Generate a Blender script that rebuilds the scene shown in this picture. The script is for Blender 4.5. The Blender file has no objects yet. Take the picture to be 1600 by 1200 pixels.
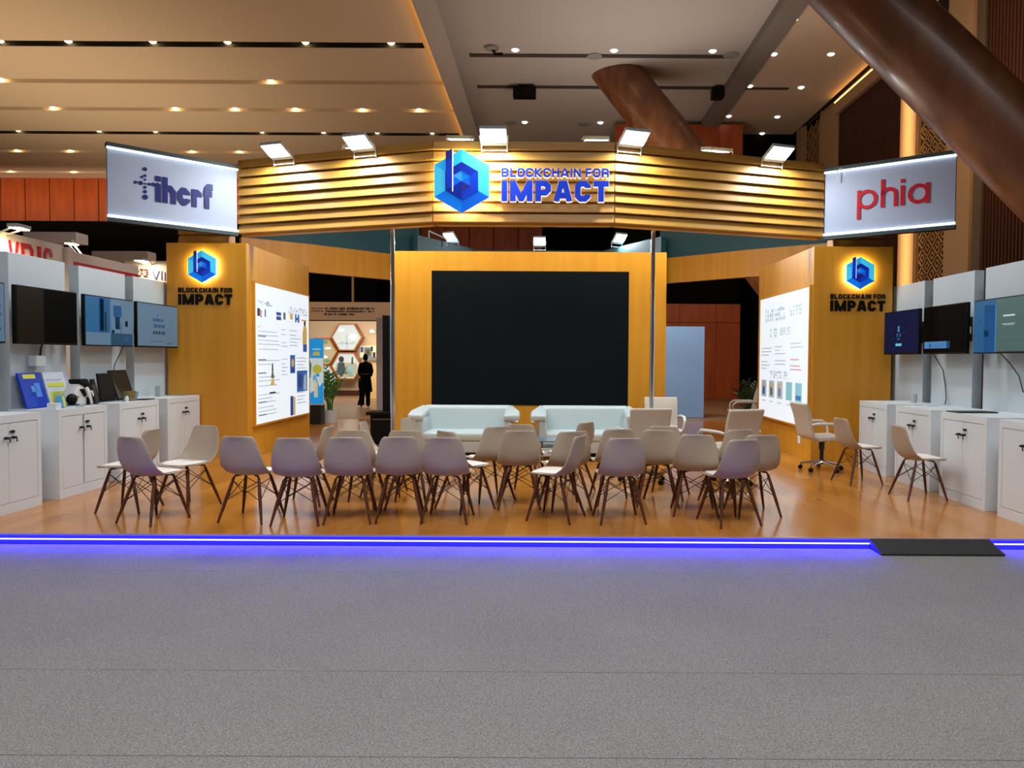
import bpy, bmesh, math, random
from mathutils import Vector, Matrix

random.seed(7)
R = math.radians
COL = bpy.context.scene.collection
SC = bpy.context.scene
F, CX, CY = 1156.0, 857.0, 600.0          # focal length and principal point of the photograph, 1600x1200
EYE = Vector((0, 0, 1.55))

# ------------------------------------------------------------------ camera
cam_data = bpy.data.cameras.new('camera')
cam = bpy.data.objects.new('camera', cam_data)
COL.objects.link(cam)
cam_data.sensor_width = 36.0
cam_data.lens = F / 1600 * 36
cam_data.shift_x = -(CX - 800) / 1600
cam_data.clip_end = 200
CAM_R = Matrix.Rotation(R(88.0), 3, 'X') @ Matrix.Rotation(R(0.32), 3, 'Z')
cam.matrix_world = Matrix.Translation(EYE) @ CAM_R.to_4x4()
SC.camera = cam

# ------------------------------------------------------------------ world, exposure
world = bpy.data.worlds.new('hall_ambient')
SC.world = world
world.use_nodes = True
wb = world.node_tree.nodes['Background']
wb.inputs[0].default_value = (0.96, 0.97, 1.0, 1)
wb.inputs[1].default_value = 0.09
SC.view_settings.view_transform = 'Standard'
SC.view_settings.look = 'None'
SC.view_settings.gamma = 1
SC.view_settings.exposure = 0.0
SC.view_settings.use_curve_mapping = False

def area_light(name, loc, aim, power, sx, sy, color):
    d = bpy.data.lights.new(name, 'AREA')
    d.shape = 'RECTANGLE'; d.size = sx; d.size_y = sy
    d.energy = power; d.color = color
    o = bpy.data.objects.new(name, d); COL.objects.link(o)
    o.location = loc
    o.rotation_euler = Vector(aim).to_track_quat('-Z', 'Y').to_euler()
    return o

WARM = (1.0, 0.78, 0.52)
COOL = (0.90, 0.97, 1.0)
# the hall's own ceiling lighting over the aisle, and free-hanging fill lamps added to brighten ceilings and walls
area_light('aisle_ceiling_light', (-0.5, 0.6, 10.7), (0, 0.05, -1), 930, 12, 4, (1.0, 0.975, 0.96)).data.spread = R(120)
area_light('hall_ceiling_light', (-10.0, 22.0, 10.7), (0, 0, -1), 700, 10, 10, WARM)
area_light('ceiling_fill_warm', (-17.0, 25.5, 4.6), (0.0, 0.1, 1), 760, 10, 16, (1.0, 0.78, 0.50))  # no fixture here: uplight added to brighten the warm ceiling
area_light('back_wall_fill', (-22.0, 35.6, 8.6), (0, 1, 0.32), 190, 24, 0.6, (1.0, 0.74, 0.5)).data.spread = R(70)  # added fill that brightens the wooden back wall
area_light('pilaster_cove_light', (9.6, 21.55, 6.0), (1, 0, 0), 60, 0.4, 7.0, (1.0, 0.66, 0.3)).data.spread = R(80)
area_light('ceiling_fill_neutral', (2.5, 21.5, 5.2), (0, 0.0, 1), 250, 3, 5, (1.0, 0.93, 0.86))  # no fixture here: uplight added to brighten the grey coffer
area_light('far_fill_light', (2.2, 19.0, 5.8), (0.30, 0.7, -0.75), 300, 3, 1, (1.0, 0.86, 0.74))  # added fill for the pale blue board and far wooden wall
area_light('wall_wash_warm', (7.6, 15.0, 7.5), (0.85, 0.55, 0.15), 150, 1.5, 1.5, (1.0, 0.74, 0.46))

# ------------------------------------------------------------------ pixel helpers (a pixel and a depth give a point)
def ray(px, py):
    return CAM_R @ Vector(((px - CX) / F, -(py - CY) / F, -1))
def at(px, py, Y):
    d = ray(px, py); return EYE + d * (Y / d.y)
def xat(px, Y):
    return (px - CX) * Y / F

# ------------------------------------------------------------------ materials
def lin(c):
    return tuple((v / 255 / 12.92) if v / 255 <= 0.04045 else ((v / 255 + 0.055) / 1.055) ** 2.4 for v in c)
MATS = {}
def mat(name, rgb, rough=0.5, metal=0.0, emit=0.0, ecol=None, spec=0.5, noise=None, bump=None, coat=0.0, alpha=None, trans=0.0):
    if name in MATS: return MATS[name]
    m = bpy.data.materials.new(name); m.use_nodes = True
    nt = m.node_tree; b = nt.nodes['Principled BSDF']
    c = (*lin(rgb), 1)
    b.inputs['Base Color'].default_value = c
    b.inputs['Roughness'].default_value = rough
    b.inputs['Metallic'].default_value = metal
    b.inputs['Specular IOR Level'].default_value = spec
    b.inputs['Coat Weight'].default_value = coat
    b.inputs['Transmission Weight'].default_value = trans
    if emit:
        b.inputs['Emission Color'].default_value = (*lin(ecol or rgb), 1)
        b.inputs['Emission Strength'].default_value = emit
    if noise:                                  # (scale xyz, detail, second colour)
        sc, det, rgb2 = noise
        tc = nt.nodes.new('ShaderNodeTexCoord'); mp = nt.nodes.new('ShaderNodeMapping')
        mp.inputs['Scale'].default_value = sc
        nz = nt.nodes.new('ShaderNodeTexNoise'); nz.inputs['Scale'].default_value = 1.0; nz.inputs['Detail'].default_value = det
        rp = nt.nodes.new('ShaderNodeValToRGB')
        rp.color_ramp.elements[0].position = 0.3; rp.color_ramp.elements[1].position = 0.7
        rp.color_ramp.elements[0].color = (*lin(rgb2), 1); rp.color_ramp.elements[1].color = c
        nt.links.new(tc.outputs['Object'], mp.inputs[0]); nt.links.new(mp.outputs[0], nz.inputs[0])
        nt.links.new(nz.outputs[0], rp.inputs[0]); nt.links.new(rp.outputs[0], b.inputs['Base Color'])
        if bump:
            bp = nt.nodes.new('ShaderNodeBump'); bp.inputs['Strength'].default_value = bump; bp.inputs['Distance'].default_value = 0.01
            nt.links.new(nz.outputs[0], bp.inputs['Height']); nt.links.new(bp.outputs[0], b.inputs['Normal'])
    MATS[name] = m
    return m

WOOD = mat('oak_laminate', (212, 150, 38), 0.42, noise=((9, 9, 0.5), 4, (200, 136, 28)))
SLATW = mat('oak_slat', (206, 156, 72), 0.4, noise=((0.6, 0.6, 14), 4, (186, 130, 48)))
WHITE = mat('white_laminate', (214, 222, 228), 0.45)
PANELW = mat('white_panel', (188, 203, 213), 0.5)
CREAM = mat('cream_plastic', (176, 162, 145), 0.42)
CUSH = mat('white_cushion', (232, 228, 222), 0.55)
WALNUT = mat('walnut_leg', (92, 46, 26), 0.4, noise=((40, 40, 4), 3, (66, 30, 16)))
BLACKM = mat('black_metal', (18, 18, 20), 0.4)
BLACKP = mat('black_plastic', (6, 6, 7), 0.5, spec=0.18)
RUBBER = mat('black_rubber', (26, 25, 27), 0.75)
CHROME = mat('chrome', (205, 205, 208), 0.16, 1.0)
STEEL = mat('brushed_steel', (150, 150, 155), 0.3, 1.0)
LEATHER = mat('white_leatherette', (192, 206, 208), 0.4)
OFFICE = mat('cream_leatherette', (196, 186, 172), 0.45)
SCREENK = mat('dark_led_surface', (6, 15, 19), 0.5, spec=0.12)
SCREENG = mat('black_glass', (8, 8, 10), 0.1)
TEAL = mat('dark_teal_paint', (34, 82, 94), 0.6)
CEILP = mat('ceiling_paint', (200, 180, 158), 0.9)
CEILN = mat('ceiling_paint_grey', (176, 166, 158), 0.9)
BLACKD = mat('black_backing', (4, 4, 4), 0.9, spec=0.1)  # plain black backing for the far hall
SLOTB = mat('slot_black', (8, 6, 5), 0.9)
REDWOOD = mat('red_wood_panel', (170, 78, 26), 0.45, noise=((4, 4, 0.6), 3, (146, 60, 16)))
SLATRED = mat('red_brown_slat', (60, 27, 13), 0.5)
SLATBACK = mat('slat_backing', (30, 12, 8), 0.8)
BEIGE = mat('beige_pilaster', (158, 126, 92), 0.6)
LATT = mat('lattice_wood', (166, 120, 66), 0.5)
LATTB = mat('lattice_backing', (14, 11, 10), 0.9)
COLWOOD = mat('veneer_column', (126, 76, 40), 0.38, noise=((3.5, 3.5, 0.6), 5, (84, 44, 20)), coat=0.08)
GREY = mat('grey_paint', (140, 138, 134), 0.6)
LAMPE = mat('lamp_lens', (255, 255, 255), 0.5, emit=6.0, ecol=(244, 252, 255))
LAMPG = mat('lamp_housing', (176, 186, 188), 0.4)
WARME = mat('warm_bulb', (255, 240, 210), 0.5, emit=40.0, ecol=(255, 214, 150))
WHITEE = mat('downlight_bulb', (255, 250, 240), 0.5, emit=5.0, ecol=(255, 240, 220))
TUBE = mat('white_light_bar', (255, 255, 255), 0.5, emit=2.2, ecol=(232, 250, 255))
SIGNW = mat('sign_face', (166, 176, 200), 0.5)
COVE = mat('warm_cove_strip', (255, 220, 150), 0.5, emit=6.0, ecol=(255, 190, 96))
POTW = mat('white_pot', (215, 215, 212), 0.5)
LEAF = mat('palm_leaf', (84, 136, 62), 0.5, noise=((8, 8, 8), 2, (52, 100, 42)))

def wood_floor():
    m = bpy.data.materials.new('laminate_floor'); m.use_nodes = True
    nt = m.node_tree; b = nt.nodes['Principled BSDF']
    tc = nt.nodes.new('ShaderNodeTexCoord'); mp = nt.nodes.new('ShaderNodeMapping')
    mp.inputs['Rotation'].default_value = (0, 0, R(90)); mp.inputs['Scale'].default_value = (1, 1, 1)
    br = nt.nodes.new('ShaderNodeTexBrick')
    br.inputs['Scale'].default_value = 1.0; br.inputs['Brick Width'].default_value = 1.2; br.inputs['Row Height'].default_value = 0.19
    br.inputs['Mortar Size'].default_value = 0.0
    br.inputs['Color1'].default_value = (*lin((194, 130, 58)), 1); br.inputs['Color2'].default_value = (*lin((178, 114, 46)), 1)
    br.inputs['Mortar'].default_value = (*lin((160, 100, 48)), 1)
    mp2 = nt.nodes.new('ShaderNodeMapping'); mp2.inputs['Scale'].default_value = (12, 0.5, 1)
    nz = nt.nodes.new('ShaderNodeTexNoise'); nz.inputs['Scale'].default_value = 1; nz.inputs['Detail'].default_value = 4
    mx = nt.nodes.new('ShaderNodeMix'); mx.data_type = 'RGBA'; mx.blend_type = 'MULTIPLY'; mx.inputs[0].default_value = 0.22
    nt.links.new(tc.outputs['Object'], mp.inputs[0]); nt.links.new(mp.outputs[0], br.inputs[0])
    nt.links.new(tc.outputs['Object'], mp2.inputs[0]); nt.links.new(mp2.outputs[0], nz.inputs[0])
    nt.links.new(br.outputs[0], mx.inputs[6]); nt.links.new(nz.outputs[0], mx.inputs[7])
    nt.links.new(mx.outputs[2], b.inputs['Base Color'])
    b.inputs['Roughness'].default_value = 0.16; b.inputs['Specular IOR Level'].default_value = 0.5
    return m
FLOORW = wood_floor()
def carpet_mat():
    m = bpy.data.materials.new('grey_carpet'); m.use_nodes = True
    nt = m.node_tree; b = nt.nodes['Principled BSDF']
    tc = nt.nodes.new('ShaderNodeTexCoord')
    nz = nt.nodes.new('ShaderNodeTexNoise'); nz.inputs['Scale'].default_value = 120; nz.inputs['Detail'].default_value = 4
    n2 = nt.nodes.new('ShaderNodeTexNoise'); n2.inputs['Scale'].default_value = 1.3; n2.inputs['Detail'].default_value = 3
    rp = nt.nodes.new('ShaderNodeValToRGB')
    rp.color_ramp.elements[0].position = 0.32; rp.color_ramp.elements[1].position = 0.68
    rp.color_ramp.elements[0].color = (*lin((96, 95, 95)), 1); rp.color_ramp.elements[1].color = (*lin((140, 138, 137)), 1)
    mx = nt.nodes.new('ShaderNodeMix'); mx.data_type = 'RGBA'; mx.blend_type = 'MULTIPLY'; mx.inputs[0].default_value = 0.2
    nt.links.new(tc.outputs['Object'], nz.inputs[0]); nt.links.new(nz.outputs[0], rp.inputs[0])
    nt.links.new(tc.outputs['Object'], n2.inputs[0])
    nt.links.new(rp.outputs[0], mx.inputs[6]); nt.links.new(n2.outputs[0], mx.inputs[7])
    nt.links.new(mx.outputs[2], b.inputs['Base Color'])
    bp = nt.nodes.new('ShaderNodeBump'); bp.inputs['Strength'].default_value = 0.5; bp.inputs['Distance'].default_value = 0.006
    nt.links.new(nz.outputs[0], bp.inputs['Height']); nt.links.new(bp.outputs[0], b.inputs['Normal'])
    b.inputs['Roughness'].default_value = 0.95; b.inputs['Specular IOR Level'].default_value = 0.1
    return m
CARPET = carpet_mat()

# ------------------------------------------------------------------ mesh builder
class Frame:
    """a flat drawing frame: origin, right vector, up vector; n points out of the drawing"""
    def __init__(s, o, u, v):
        s.o = Vector(o); s.u = Vector(u).normalized(); s.v = Vector(v).normalized(); s.n = s.u.cross(s.v)
    def p(s, x, y, d=0.0):
        return s.o + s.u * x + s.v * y + s.n * d
class MB:
    def __init__(s):
        s.v = []; s.f = []; s.m = []; s.mats = []
    def mi(s, m):
        if m is None: return 0
        if m not in s.mats: s.mats.append(m)
        return s.mats.index(m)
    def add(s, vs, fs, m=None):
        k = len(s.v); s.v += [Vector(p) for p in vs]; i = s.mi(m)
        for f in fs: s.f.append([a + k for a in f]); s.m.append(i)
        return s
    def box(s, x0, x1, y0, y1, z0, z1, m=None):
        return s.add([(x, y, z) for z in (z0, z1) for y in (y0, y1) for x in (x0, x1)],
                     [(0, 2, 3, 1), (4, 5, 7, 6), (0, 1, 5, 4), (2, 6, 7, 3), (0, 4, 6, 2), (1, 3, 7, 5)], m)
    def prism(s, pts, vec, m=None):
        n = len(pts); vec = Vector(vec); a = [Vector(p) for p in pts]
        return s.add(a + [p + vec for p in a], [list(range(n - 1, -1, -1)), list(range(n, 2 * n))] +
                     [(i, (i + 1) % n, n + (i + 1) % n, n + i) for i in range(n)], m)
    def ext(s, fr, pts, d0, d1, m=None):
        return s.prism([fr.p(x, y, d0) for x, y in pts], fr.n * (d1 - d0), m)
    def rect(s, fr, x0, y0, x1, y1, d0, d1, m=None):
        return s.ext(fr, [(x0, y0), (x1, y0), (x1, y1), (x0, y1)], d0, d1, m)
    def disc(s, fr, x, y, r, d0, d1, m=None, n=20):
        return s.ext(fr, [(x + r * math.cos(2 * math.pi * i / n), y + r * math.sin(2 * math.pi * i / n)) for i in range(n)], d0, d1, m)
    def tube(s, pts, r, n=10, m=None, caps=True):
        pts = [Vector(p) for p in pts]; rs = r if isinstance(r, (list, tuple)) else [r] * len(pts)
        k = len(pts); vs = []; up = None
        for i, p in enumerate(pts):
            t = (pts[min(i + 1, k - 1)] - pts[max(i - 1, 0)]).normalized()
            if up is None:
                up = Vector((0, 0, 1)) if abs(t.z) < 0.9 else Vector((1, 0, 0))
            a = (up - t * up.dot(t)).normalized(); up = a; b = t.cross(a)
            for j in range(n):
                q = 2 * math.pi * j / n
                vs.append(p + (a * math.cos(q) + b * math.sin(q)) * rs[i])
        fs = [(i * n + j, i * n + (j + 1) % n, (i + 1) * n + (j + 1) % n, (i + 1) * n + j) for i in range(k - 1) for j in range(n)]
        if caps: fs += [list(range(n - 1, -1, -1)), list(range((k - 1) * n, k * n))]
        return s.add(vs, fs, m)
    def lathe(s, prof, c=(0, 0, 0), n=24, m=None, sx=1.0, sy=1.0):
        c = Vector(c); vs = []
        for r, z in prof:
            for j in range(n):
                q = 2 * math.pi * j / n
                vs.append(c + Vector((r * sx * math.cos(q), r * sy * math.sin(q), z)))
        k = len(prof)
        fs = [(i * n + j, i * n + (j + 1) % n, (i + 1) * n + (j + 1) % n, (i + 1) * n + j) for i in range(k - 1) for j in range(n)]
        fs += [list(range(n - 1, -1, -1)), list(range((k - 1) * n, k * n))]
        return s.add(vs, fs, m)
    def grid(s, fn, nu, nv, m=None, close_u=False):
        vs = [fn(i / (nu if close_u else nu - 1), j / (nv - 1)) for j in range(nv) for i in range(nu)]
        w = nu if close_u else nu - 1
        return s.add(vs, [(j * nu + i, j * nu + (i + 1) % nu, (j + 1) * nu + (i + 1) % nu, (j + 1) * nu + i) for j in range(nv - 1) for i in range(w)], m)
    def build(s, name, m=None, parent=None, bevel=0.0, smooth=False, segs=2, **props):
        me = bpy.data.meshes.new(name)
        me.from_pydata([tuple(p) for p in s.v], [], s.f)
        for mm in (s.mats or [m]): me.materials.append(mm)
        if s.mats: me.polygons.foreach_set('material_index', s.m)
        bm = bmesh.new(); bm.from_mesh(me)
        bmesh.ops.recalc_face_normals(bm, faces=bm.faces)
        if bevel:
            bmesh.ops.remove_doubles(bm, verts=bm.verts, dist=1e-5)
            es = [e for e in bm.edges if len(e.link_faces) == 2 and e.calc_face_angle(0) > 0.5]
            bmesh.ops.bevel(bm, geom=es, offset=bevel, segments=segs, profile=0.5, affect='EDGES', clamp_overlap=True)
        bm.to_mesh(me); bm.free()
        if smooth:
            for p in me.polygons: p.use_smooth = True
            me.set_sharp_from_angle(angle=R(38))
        o = bpy.data.objects.new(name, me); COL.objects.link(o)
        if parent is not None: attach(o, parent)
        for k, val in props.items(): o[k] = val
        return o

def attach(o, parent):
    o.parent = parent
    o.matrix_parent_inverse = parent.matrix_basis.inverted()
    return o
def tag(o, label, cat, group=None):
    o['label'] = label; o['category'] = cat
    if group: o['group'] = group
    return o
def thing(name, label, cat, loc=(0, 0, 0), rz=0.0, group=None):
    o = bpy.data.objects.new(name, None); COL.objects.link(o)
    o.empty_display_size = 0.1
    o.location = loc; o.rotation_euler = (0, 0, rz)
    return tag(o, label, cat, group)
def struct(o):
    o['kind'] = 'structure'; return o
def dup(root, loc, rz, label, group=None):
    """a copy of a thing with copies of its parts and their sub-parts"""
    kids = {}
    for o in COL.objects:
        if o.parent is not None: kids.setdefault(o.parent.name, []).append(o)
    def rec(o, par):
        c = o.copy(); COL.objects.link(c)
        if par is not None: c.parent = par
        for ch in kids.get(o.name, []): rec(ch, c)
        return c
    r = rec(root, None)
    r.location = loc; r.rotation_euler = (0, 0, rz); r['label'] = label
    if group: r['group'] = group
    return r
def bake(o):
    """apply the modifiers of o"""
    dg = bpy.context.evaluated_depsgraph_get()
    me = bpy.data.meshes.new_from_object(o.evaluated_get(dg))
    o.modifiers.clear(); o.data = me
    return o

# ------------------------------------------------------------------ stroke lettering
def stroke(pts, t, closed=False):
    P = [Vector((a, b)) for a, b in pts]; n = len(P); out = []; L = []; Rr = []
    for i in range(n):
        a = P[(i - 1) % n] if (closed or i > 0) else None
        b = P[(i + 1) % n] if (closed or i < n - 1) else None
        d1 = (P[i] - a).normalized() if a is not None else None
        d2 = (b - P[i]).normalized() if b is not None else None
        if d1 is None: d1 = d2
        if d2 is None: d2 = d1
        n1 = Vector((-d1.y, d1.x)); n2 = Vector((-d2.y, d2.x))
        mm = (n1 + n2)
        mm = mm.normalized() if mm.length > 1e-6 else n1
        k = min(1 / max(mm.dot(n1), 0.3), 2.2)
        L.append(P[i] + mm * k * t / 2); Rr.append(P[i] - mm * k * t / 2)
    for i in range(n if closed else n - 1):
        j = (i + 1) % n
        out.append([tuple(Rr[i]), tuple(Rr[j]), tuple(L[j]), tuple(L[i])])
    return out
def glyph(ch, t, w=None):
    """stroke glyph: (advance width, [(points, closed)]), cap height 1"""
    W = {'I': t, 'i': t, 'M': 1.06, 'f': 0.46, 'r': 0.5, 'L': 0.6, 'F': 0.62, 'h': 0.62, 'c': 0.6, 'T': 0.72, ' ': 0.34, 'A': 0.86, 'p': 0.72, 'a': 0.72, 'V': 0.85}.get(ch, 0.74)
    a, b, y0, y1, m = t / 2, W - t / 2, t / 2, 1 - t / 2, 0.5
    c = min(0.13, (b - a) * 0.4)
    xh = 0.70
    S = []
    if ch == 'B':
        S = [([(b - c, m), (b, m + c), (b, y1 - c), (b - c, y1), (a, y1), (a, y0), (b - c, y0), (b, y0 + c), (b, m - c), (b - c, m), (a, m)], False)]
    elif ch == 'L': S = [([(a, 1), (a, y0), (W, y0)], False)]
    elif ch in 'O': S = [([(a + c, y0), (b - c, y0), (b, y0 + c), (b, y1 - c), (b - c, y1), (a + c, y1), (a, y1 - c), (a, y0 + c)], True)]
    elif ch == 'D': S = [([(a, y0), (b - c, y0), (b, y0 + c), (b, y1 - c), (b - c, y1), (a, y1)], True)]
    elif ch == 'C': S = [([(b, 0.66), (b, y1 - c), (b - c, y1), (a + c, y1), (a, y1 - c), (a, y0 + c), (a + c, y0), (b - c, y0), (b, y0 + c), (b, 0.34)], False)]
    elif ch == 'S': S = [([(b, 0.70), (b, y1 - c), (b - c, y1), (a + c, y1), (a, y1 - c), (a, m + c), (a + c, m), (b - c, m), (b, m - c), (b, y0 + c), (b - c, y0), (a + c, y0), (a, y0 + c), (a, 0.30)], False)]
    elif ch == 'K': S = [([(a, 0), (a, 1)], False), ([(b + 0.02, 1), (a + t * 0.6, m)], False), ([(a + t * 0.6, m), (b + 0.02, 0)], False)]
    elif ch == 'H': S = [([(a, 0), (a, 1)], False), ([(b, 0), (b, 1)], False), ([(a, m), (b, m)], False)]
    elif ch == 'A': S = [([(a * 0.9, 0), (W / 2 - t * 0.32, 1 - t * 0.5), (W / 2 + t * 0.32, 1 - t * 0.5), (W - a * 0.9, 0)], False), ([(W * 0.22, 0.28), (W * 0.78, 0.28)], False)]
    elif ch == 'V': S = [([(a, 1), (W / 2, 0.02), (W - a, 1)], False)]
    elif ch == 'I': S = [([(a, 0), (a, 1)], False)]
    elif ch == 'N': S = [([(a, 0), (a, 1)], False), ([(b, 0), (b, 1)], False), ([(a, 0.94), (b, 0.06)], False)]
    elif ch == 'F': S = [([(a, 0), (a, y1), (W, y1)], False), ([(a, m - 0.02), (W * 0.92, m - 0.02)], False)]
    elif ch == 'P': S = [([(a, 0), (a, y1), (b - c, y1), (b, y1 - c), (b, 0.42 + c), (b - c, 0.42), (a, 0.42)], False)]
    elif ch == 'R': S = [([(a, 0), (a, y1), (b - c, y1), (b, y1 - c), (b, 0.44 + c), (b - c, 0.44), (a, 0.44)], False), ([(b - c, 0.44), (b, 0.44 - c), (b, 0)], False)]
    elif ch == 'M': S = [([(a, 0), (a, 1)], False), ([(b, 0), (b, 1)], False), ([(a, 0.92), (W / 2, 0.08), (b, 0.92)], False)]
    elif ch == 'T': S = [([(0, y1), (W, y1)], False), ([(W / 2, 0), (W / 2, 1)], False)]
    elif ch == 'i': S = [([(a, 0), (a, xh)], False), ([(a, xh + 0.10), (a, xh + 0.10 + t)], False)]
    elif ch == 'h':
        k = xh - t / 2
        S = [([(a, 0), (a, 1)], False), ([(a, k), (b - c, k), (b, k - c), (b, 0)], False)]
    elif ch == 'c':
        k = xh - t / 2
        S = [([(b, xh - 0.26), (b, k - c * 0.8), (b - c, k), (a + c, k), (a, k - c), (a, y0 + c), (a + c, y0), (b - c, y0), (b, y0 + c * 0.8), (b, 0.26)], False)]
    elif ch == 'r':
        k = xh - t / 2
        S = [([(a, 0), (a, xh)], False), ([(a, k), (b - c, k), (b, k - c * 0.7), (b, k - 0.16)], False)]
    elif ch == 'f':
        S = [([(0.16, 0), (0.16, y1 - c), (0.16 + c, y1), (W, y1)], False), ([(0, xh - t * 0.4), (W * 0.92, xh - t * 0.4)], False)]
    elif ch in 'pa':                                  # round bowls
        r = xh / 2 - t / 2; cx = (a + r) if ch == 'p' else (b - r)
        ring = [(cx + r * math.cos(2 * math.pi * i / 28), xh / 2 + r * math.sin(2 * math.pi * i / 28)) for i in range(28)]
        S = [(ring, True)]
        S += [([(a, -0.34), (a, xh)], False)] if ch == 'p' else [([(b, 0), (b, xh)], False)]
    elif ch == 'q':                                   # round-shouldered h
        r = 0.22; k = xh - t / 2; bx = a + 2 * r
        arc = [(a + r - r * math.cos(math.pi * i / 12), k - r + r * math.sin(math.pi * i / 12)) for i in range(13)]
        S = [([(a, 0), (a, 1.0)], False), (arc + [(bx, 0)], False)]; W = bx + t / 2
    return W, S
def text_quads(s, t, gap):
    x = 0; out = []
    for ch in s:
        w, S = glyph(ch, t)
        for pts, cl in S:
            for q in stroke(pts, t, cl): out.append([(x + p, r) for p, r in q])
        x += w + (gap if ch != ' ' else 0)
    return x - gap, out
def clip_y(q, lo, hi):
    for sg, lim in ((1, lo), (-1, -hi)):
        out = []
        for i in range(len(q)):
            a, b = q[i], q[(i + 1) % len(q)]
            da, db = sg * a[1] - lim, sg * b[1] - lim
            if da >= 0: out.append(a)
            if (da >= 0) != (db >= 0):
                k = da / (da - db); out.append((a[0] + (b[0] - a[0]) * k, a[1] + (b[1] - a[1]) * k))
        q = out
        if len(q) < 3: return None
    return q
def write(mb, fr, s, x0, y0, width, height, t, gap, d0, d1, m=None):
    w, qs = text_quads(s, t, gap)
    sx = width / w
    for i, q in enumerate(qs):
        q = clip_y(q, 0.0, 1.0)
        if q is None: continue
        mb.ext(fr, [(x0 + p * sx, y0 + r * height) for p, r in q], d0, d1 + 0.0004 * (i % 7), m)
    return mb

# ================================================================== THE SETTING
SF = 6.39            # front edge of the raised stage
SB = 18.4            # its back edge
ZH = -0.09           # hall floor level (the stage floor is z = 0)
ZC = 11.05           # hall ceiling

# hall floor beyond the carpet, grey carpet laid in three widths in front
PARQ = mat('hall_parquet', (150, 120, 92), 0.35, noise=((1.2, 14, 1), 3, (128, 100, 74)))
struct(MB().box(-37, 14, -4, 47, ZH - 0.12, ZH - 0.012).build('floor', PARQ))
for i, (ya, yb) in enumerate(((-4, 2.98), (2.984, 3.81), (3.814, 5.60), (5.603, SF - 0.01))):
    struct(MB().box(-20, 12, ya, yb, ZH - 0.012, ZH).build('floor_%d' % (i + 1), CARPET))
# stage: laminate deck on a dark plinth with an aluminium edge
struct(MB().box(-6.3, 6.4, SF, SB, -0.03, 0.0).build('floor_stage', FLOORW))
BLUEF = mat('blue_fascia', (60, 60, 150), 0.4)
struct(MB().box(-6.3, 6.4, SF + 0.02, SB - 0.02, ZH - 0.01, -0.03).build('trim_1', BLUEF))
struct(MB().box(-6.3, 6.4, SF - 0.008, SF + 0.004, -0.012, 0.003).build('trim_2', mat('aluminium_trim', (196, 180, 190), 0.35, 0.6)))
# blue LED strip along the stage front, in three lengths
BLUEE = mat('blue_led_glow', (20, 20, 255), 0.5, emit=9.0, ecol=(10, 8, 255))
BLUEC = mat('blue_led_core', (220, 220, 255), 0.5, emit=1.6, ecol=(196, 196, 255))
for xa, xb, lab in ((-6.3, 2.80, 'blue glowing light strip along the stage front, the long length before the ramp'),
                    (3.84, 6.4, 'blue glowing light strip along the stage front, the short length past the ramp')):
    t = thing('light_strip', lab, 'light strip', ((xa + xb) / 2, SF, -0.05), 0, 'blue strips under the stage edge')
    MB().box(xa, xb, SF - 0.004, SF + 0.02, -0.086, -0.014).build('glow_channel', BLUEE, t)
    area_light('light_strip_glow', ((xa + xb) / 2, SF - 0.012, -0.03), (0, -1, -0.8), 16 * (xb - xa), xb - xa, 0.03, (0.02, 0.012, 1.0)).data.spread = R(120)
    MB().tube([(xa, SF - 0.008, -0.046), (xb, SF - 0.008, -0.046)], 0.006, 8).build('light_core', BLUEC, t)
# ramp
rp = MB(); rp.prism([(2.80, SF - 0.01, -0.004), (2.80, SF - 0.01, ZH + 0.001), (2.80, SF - 0.24, ZH + 0.001), (2.80, SF - 0.24, ZH + 0.016)], (1.04, 0, 0))
tag(rp.build('threshold_ramp', RUBBER, bevel=0.003), 'black rubber wedge ramp laid against the blue-lit stage edge', 'ramp')

# ceilings ----------------------------------------------------------
XL1, XL2 = -3.6, -2.97                 # dropped band between the warm ceiling and the grey coffer
GROOVES = [(22.9, 'slot'), (25.96, 'lamp'), (28.85, 'lamp'), (31.9, 'slot'), (34.8, 'lamp'), (38.7, 'lamp')]
edges = [-4.0]
for y, k in GROOVES: edges += [y - 0.2, y + 0.2]
edges += [40.0]
mb = MB()
for i in range(0, len(edges), 2): mb.box(-36, XL1 + 0.25, edges[i], edges[i + 1], ZC, ZC + 0.5, CEILP)
for y, k in GROOVES:
    if k == 'slot':
        mb.box(-36, -3.86, y - 0.2, y + 0.2, ZC + 0.35, ZC + 0.5, SLOTB)
        mb.box(-3.86, XL1 + 0.25, y - 0.2, y + 0.2, ZC, ZC + 0.5, CEILP)
        mb.box(-36, -3.86, y + 0.19, y + 0.2, ZC + 0.003, ZC + 0.35, SLOTB)
    else:
        mb.box(-36, XL1 + 0.25, y - 0.2, y + 0.2, ZC + 0.13, ZC + 0.5, CEILP)
struct(mb.build('ceiling_warm'))
struct(MB().box(XL1, XL2, -4, 40, ZC - 0.28, ZC - 0.22).box(XL1 + 0.25, XL2 - 0.1, -4, 40, ZC - 0.22, ZC + 0.5).build('trim_3', CEILN))
struct(MB().box(XL1 + 0.06, XL1 + 0.20, -2, 40, ZC - 0.21, ZC - 0.18).build('trim_4', COVE))
XR1, XR2, XW = 6.05, 6.70, 10.3
mb = MB()
mb.box(XL2 - 0.1, XR1, -4, 46, ZC + 0.02, ZC + 0.5, CEILN)
struct(mb.build('ceiling_coffer'))
struct(MB().box(XR1, XR2, -4, 31.7, ZC - 0.28, ZC + 0.5).build('trim_5', mat('band_grey', (118, 108, 100), 0.9)))
struct(MB().box(XR2, XW - 0.05, -4, 31.7, ZC, ZC + 0.5).build('ceiling_side', CEILP))
struct(MB().box(8.3, XW - 0.4, 4, 18.9, ZC - 0.12, ZC).build('ceiling_side_drop', mat('drop_grey', (120, 108, 98), 0.9)))
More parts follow.
